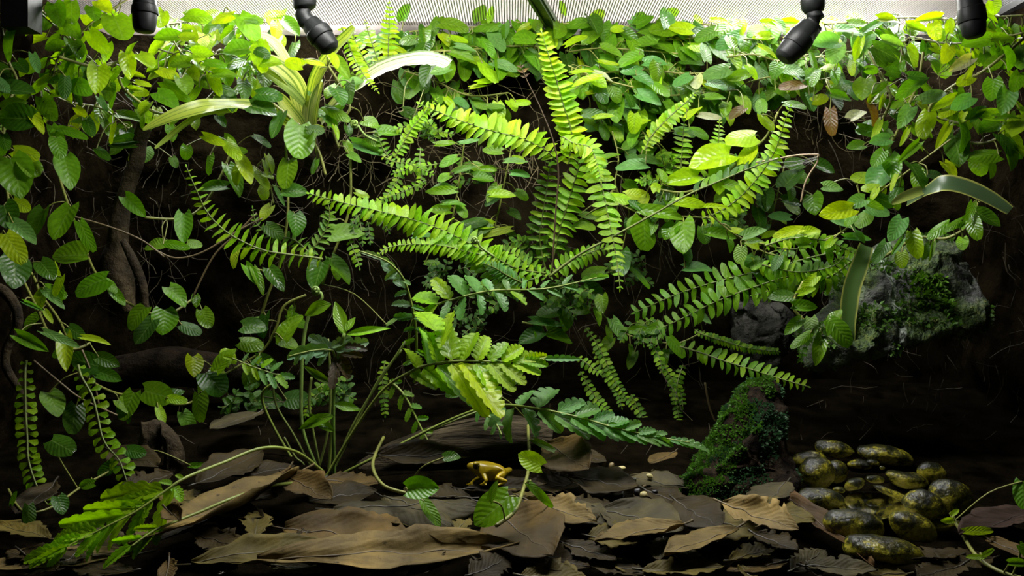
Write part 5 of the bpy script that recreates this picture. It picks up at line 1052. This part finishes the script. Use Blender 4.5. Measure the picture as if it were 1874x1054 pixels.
# ------------------------------------------------------------------ the yellow frog
D_ = .60; fo = P(905, 888, D_)
fg = thing('frog', fo, 'yellow poison frog sitting on the litter facing left', 'frog')
def fp(x, y, dz=0.): return P(x, y, D_ + dz) - fo
V = {}; verts = []; rad = []; edges = []
def jt(n, x, y, dz, r, par=None, r2=None):
    V[n] = len(verts); verts.append(fp(x, y, dz)); k = D_ / F; rad.append((r * k, (r2 or r) * k))
    if par: edges.append((V[par], V[n]))
jt('rump', 921, 872, 0, 14); jt('back', 907, 865, 0, 18.5, 'rump'); jt('chest', 890, 862, 0, 17, 'back'); jt('head', 873, 855, 0, 13, 'chest'); jt('snout', 861, 853, 0, 8.5, 'head'); jt('nose', 854, 852, 0, 4.5, 'snout')
for s, nm in ((-1, 'near'), (1, 'far')):
    z = s * .006
    jt('sh' + nm, 886, 870, z * 1.1, 5, 'chest'); jt('el' + nm, 890 if s < 0 else 868, 879, z * 1.7, 3.6, 'sh' + nm); jt('wr' + nm, 887 if s < 0 else 862, 885, z * 1.6, 2.8, 'el' + nm)
    for q, (dx, dy) in enumerate(((-9, 2), (-6, 3.5), (-2, 4), (3, 3))):
        jt(f'f{nm}{q}', (887 if s < 0 else 862) + dx, 885 + dy, z * 1.6 - .0015 * (q - 1.5), 1.0, 'wr' + nm)
    jt('hip' + nm, 922, 866, z, 7, 'rump'); jt('kn' + nm, 908 if s < 0 else 934, 876 if s < 0 else 858, z * 2.0, 6, 'hip' + nm); jt('an' + nm, 928, 881 if s < 0 else 872, z * 1.9, 3.8, 'kn' + nm); jt('to' + nm, 916, 886, z * 2.1, 2.8, 'an' + nm)
    for q, (dx, dy) in enumerate(((-10, 1), (-11, 3), (-7, 4))): jt(f't{nm}{q}', 916 + dx, 886 + dy * .8, z * 2.1 - .002 * (q - 1), 1.0, 'to' + nm)
me = bpy.data.meshes.new('frog_body'); me.from_pydata([tuple(v) for v in verts], edges, [])
m, N, Mm, mix, ramp, ns, bump, surf = mat('yellow_frog_skin'); tc = N('ShaderNodeTexCoord')
pr = N('ShaderNodeBsdfPrincipled', i_Base_Color=ramp(ns(160, 4, tc.outputs['Object']), [(.3, (.30, .20, .004)), (.7, (.48, .35, .006))]), i_Roughness=.3, i_Normal=bump(ns(700, 3, tc.outputs['Object']), .25, .0004)); surf(pr.outputs[0])
M_FROG = m; me.materials.append(M_FROG)
bd = obj('body', me, fg); sk = bd.modifiers.new('skin', 'SKIN'); sk.use_smooth_shade = True; sb = bd.modifiers.new('sub', 'SUBSURF'); sb.levels = 2; sb.render_levels = 2
for i, r in enumerate(rad): me.skin_vertices[0].data[i].radius = r
me.skin_vertices[0].data[0].use_root = True
def ball(name, c, r, m, parent, sq=1.):
    bm = bmesh.new(); bmesh.ops.create_uvsphere(bm, u_segments=16, v_segments=10, radius=r); me = bpy.data.meshes.new(name); bm.to_mesh(me); bm.free()
    me.materials.append(m); me.polygons.foreach_set('use_smooth', [True] * len(me.polygons)); ob = obj(name, me, parent); ob.location = c; ob.scale = (1, 1, sq); return ob
M_EYE = simple('black_eye', (.003, .003, .003), (.006, .006, .006), 30, .06, 0, .0001, .8)
for s in (-1, 1):
    e = ball('eye', fp(871, 853, s * .0040), .0020, M_EYE, fg)
    ball('eyelid', fp(871.5, 848.5, s * .0034), .0022, M_FROG, fg, .7)

# ------------------------------------------------------------------ twig with web, rootlets
o = P(1394, 300, .72); t = thing('dry_twig', o, 'dry forked twig tip holding spider silk right of the upright frond', 'twig')
mb = MB(); mb.tube([P(x, y, .72 + d) - o for x, y, d in smooth_path([(1380, 298, 0), (1420, 291, -.005), (1460, 284, -.01), (1498, 283, -.012)], 5)], [.0007] * 16, 5)
mb.tube([P(x, y, .71) - o for x, y in smooth_path([(1498, 283), (1495, 298), (1482, 318), (1472, 340), (1466, 370)], 5)], .0008, 5)
mb.build('twig', M_STEM, t, (.24, .17, .09))
mb = MB()
for i in range(14):
    a = P(1405 + i * 6, 300 + R.uniform(-3, 14), .715); b = P(1496, 285 + R.uniform(-2, 10), .708); mb.tube([a - o, (a + b) / 2 - o + Vector((0, 0, -.0012)), b - o], .00007, 3, False)
sw = mb.build('spider_silk', M_STEM, t, (.7, .7, .65)); tag(sw, kind='stuff')
def rootlets(name, label, n, xr, yr, Dr, ln, color, seed, down=.6):
    rr = random.Random(seed); mb = MB()
    for _ in range(n):
        x, y = rr.uniform(*xr), rr.uniform(*yr); D_ = min(DB(x, y) + .045, .865) + rr.uniform(*Dr); a = rr.uniform(0, 2 * math.pi) if rr.random() > down else rr.gauss(math.pi / 2, .35)
        L = ln * rr.uniform(.4, 1.4); pts = []
        for i in range(5):
            pts.append(P(x, y, D_)); a += rr.uniform(-.55, .55); x += math.cos(a) * L / 4; y += math.sin(a) * L / 4; D_ += rr.uniform(-.004, .003)
        mb.tube(pts, rr.uniform(.00015, .00045), 3, False)
    ob = mb.build(name, M_ROOT, None, color); return tag(ob, label, 'roots', kind='stuff')
rootlets('straw_rootlets', 'tangle of straw coloured rootlets on the upper bank soil', 230, (560, 1000), (130, 330), (-.02, .0), 60, (.13, .10, .05), 1, .3)
rootlets('right_bank_rootlets', 'dry straw and rootlets on the right bank soil', 260, (1400, 1870), (80, 260), (-.02, .0), 50, (.13, .095, .05), 2, .2)
rootlets('hanging_rootlets', 'fine brown rootlets hanging down the dark rear wall', 300, (250, 1300), (250, 820), (-.02, .0), 90, (.06, .045, .024), 3, .75)
rootlets('side_rootlets', 'fine brown rootlets on the left wall soil', 160, (0, 320), (60, 560), (-.01, .0), 60, (.06, .045, .022), 4, .4)
rootlets('dark_rootlets', 'fine dark rootlets on the right wall above the pool', 140, (1450, 1870), (300, 820), (-.01, .0), 70, (.05, .038, .02), 5, .5)
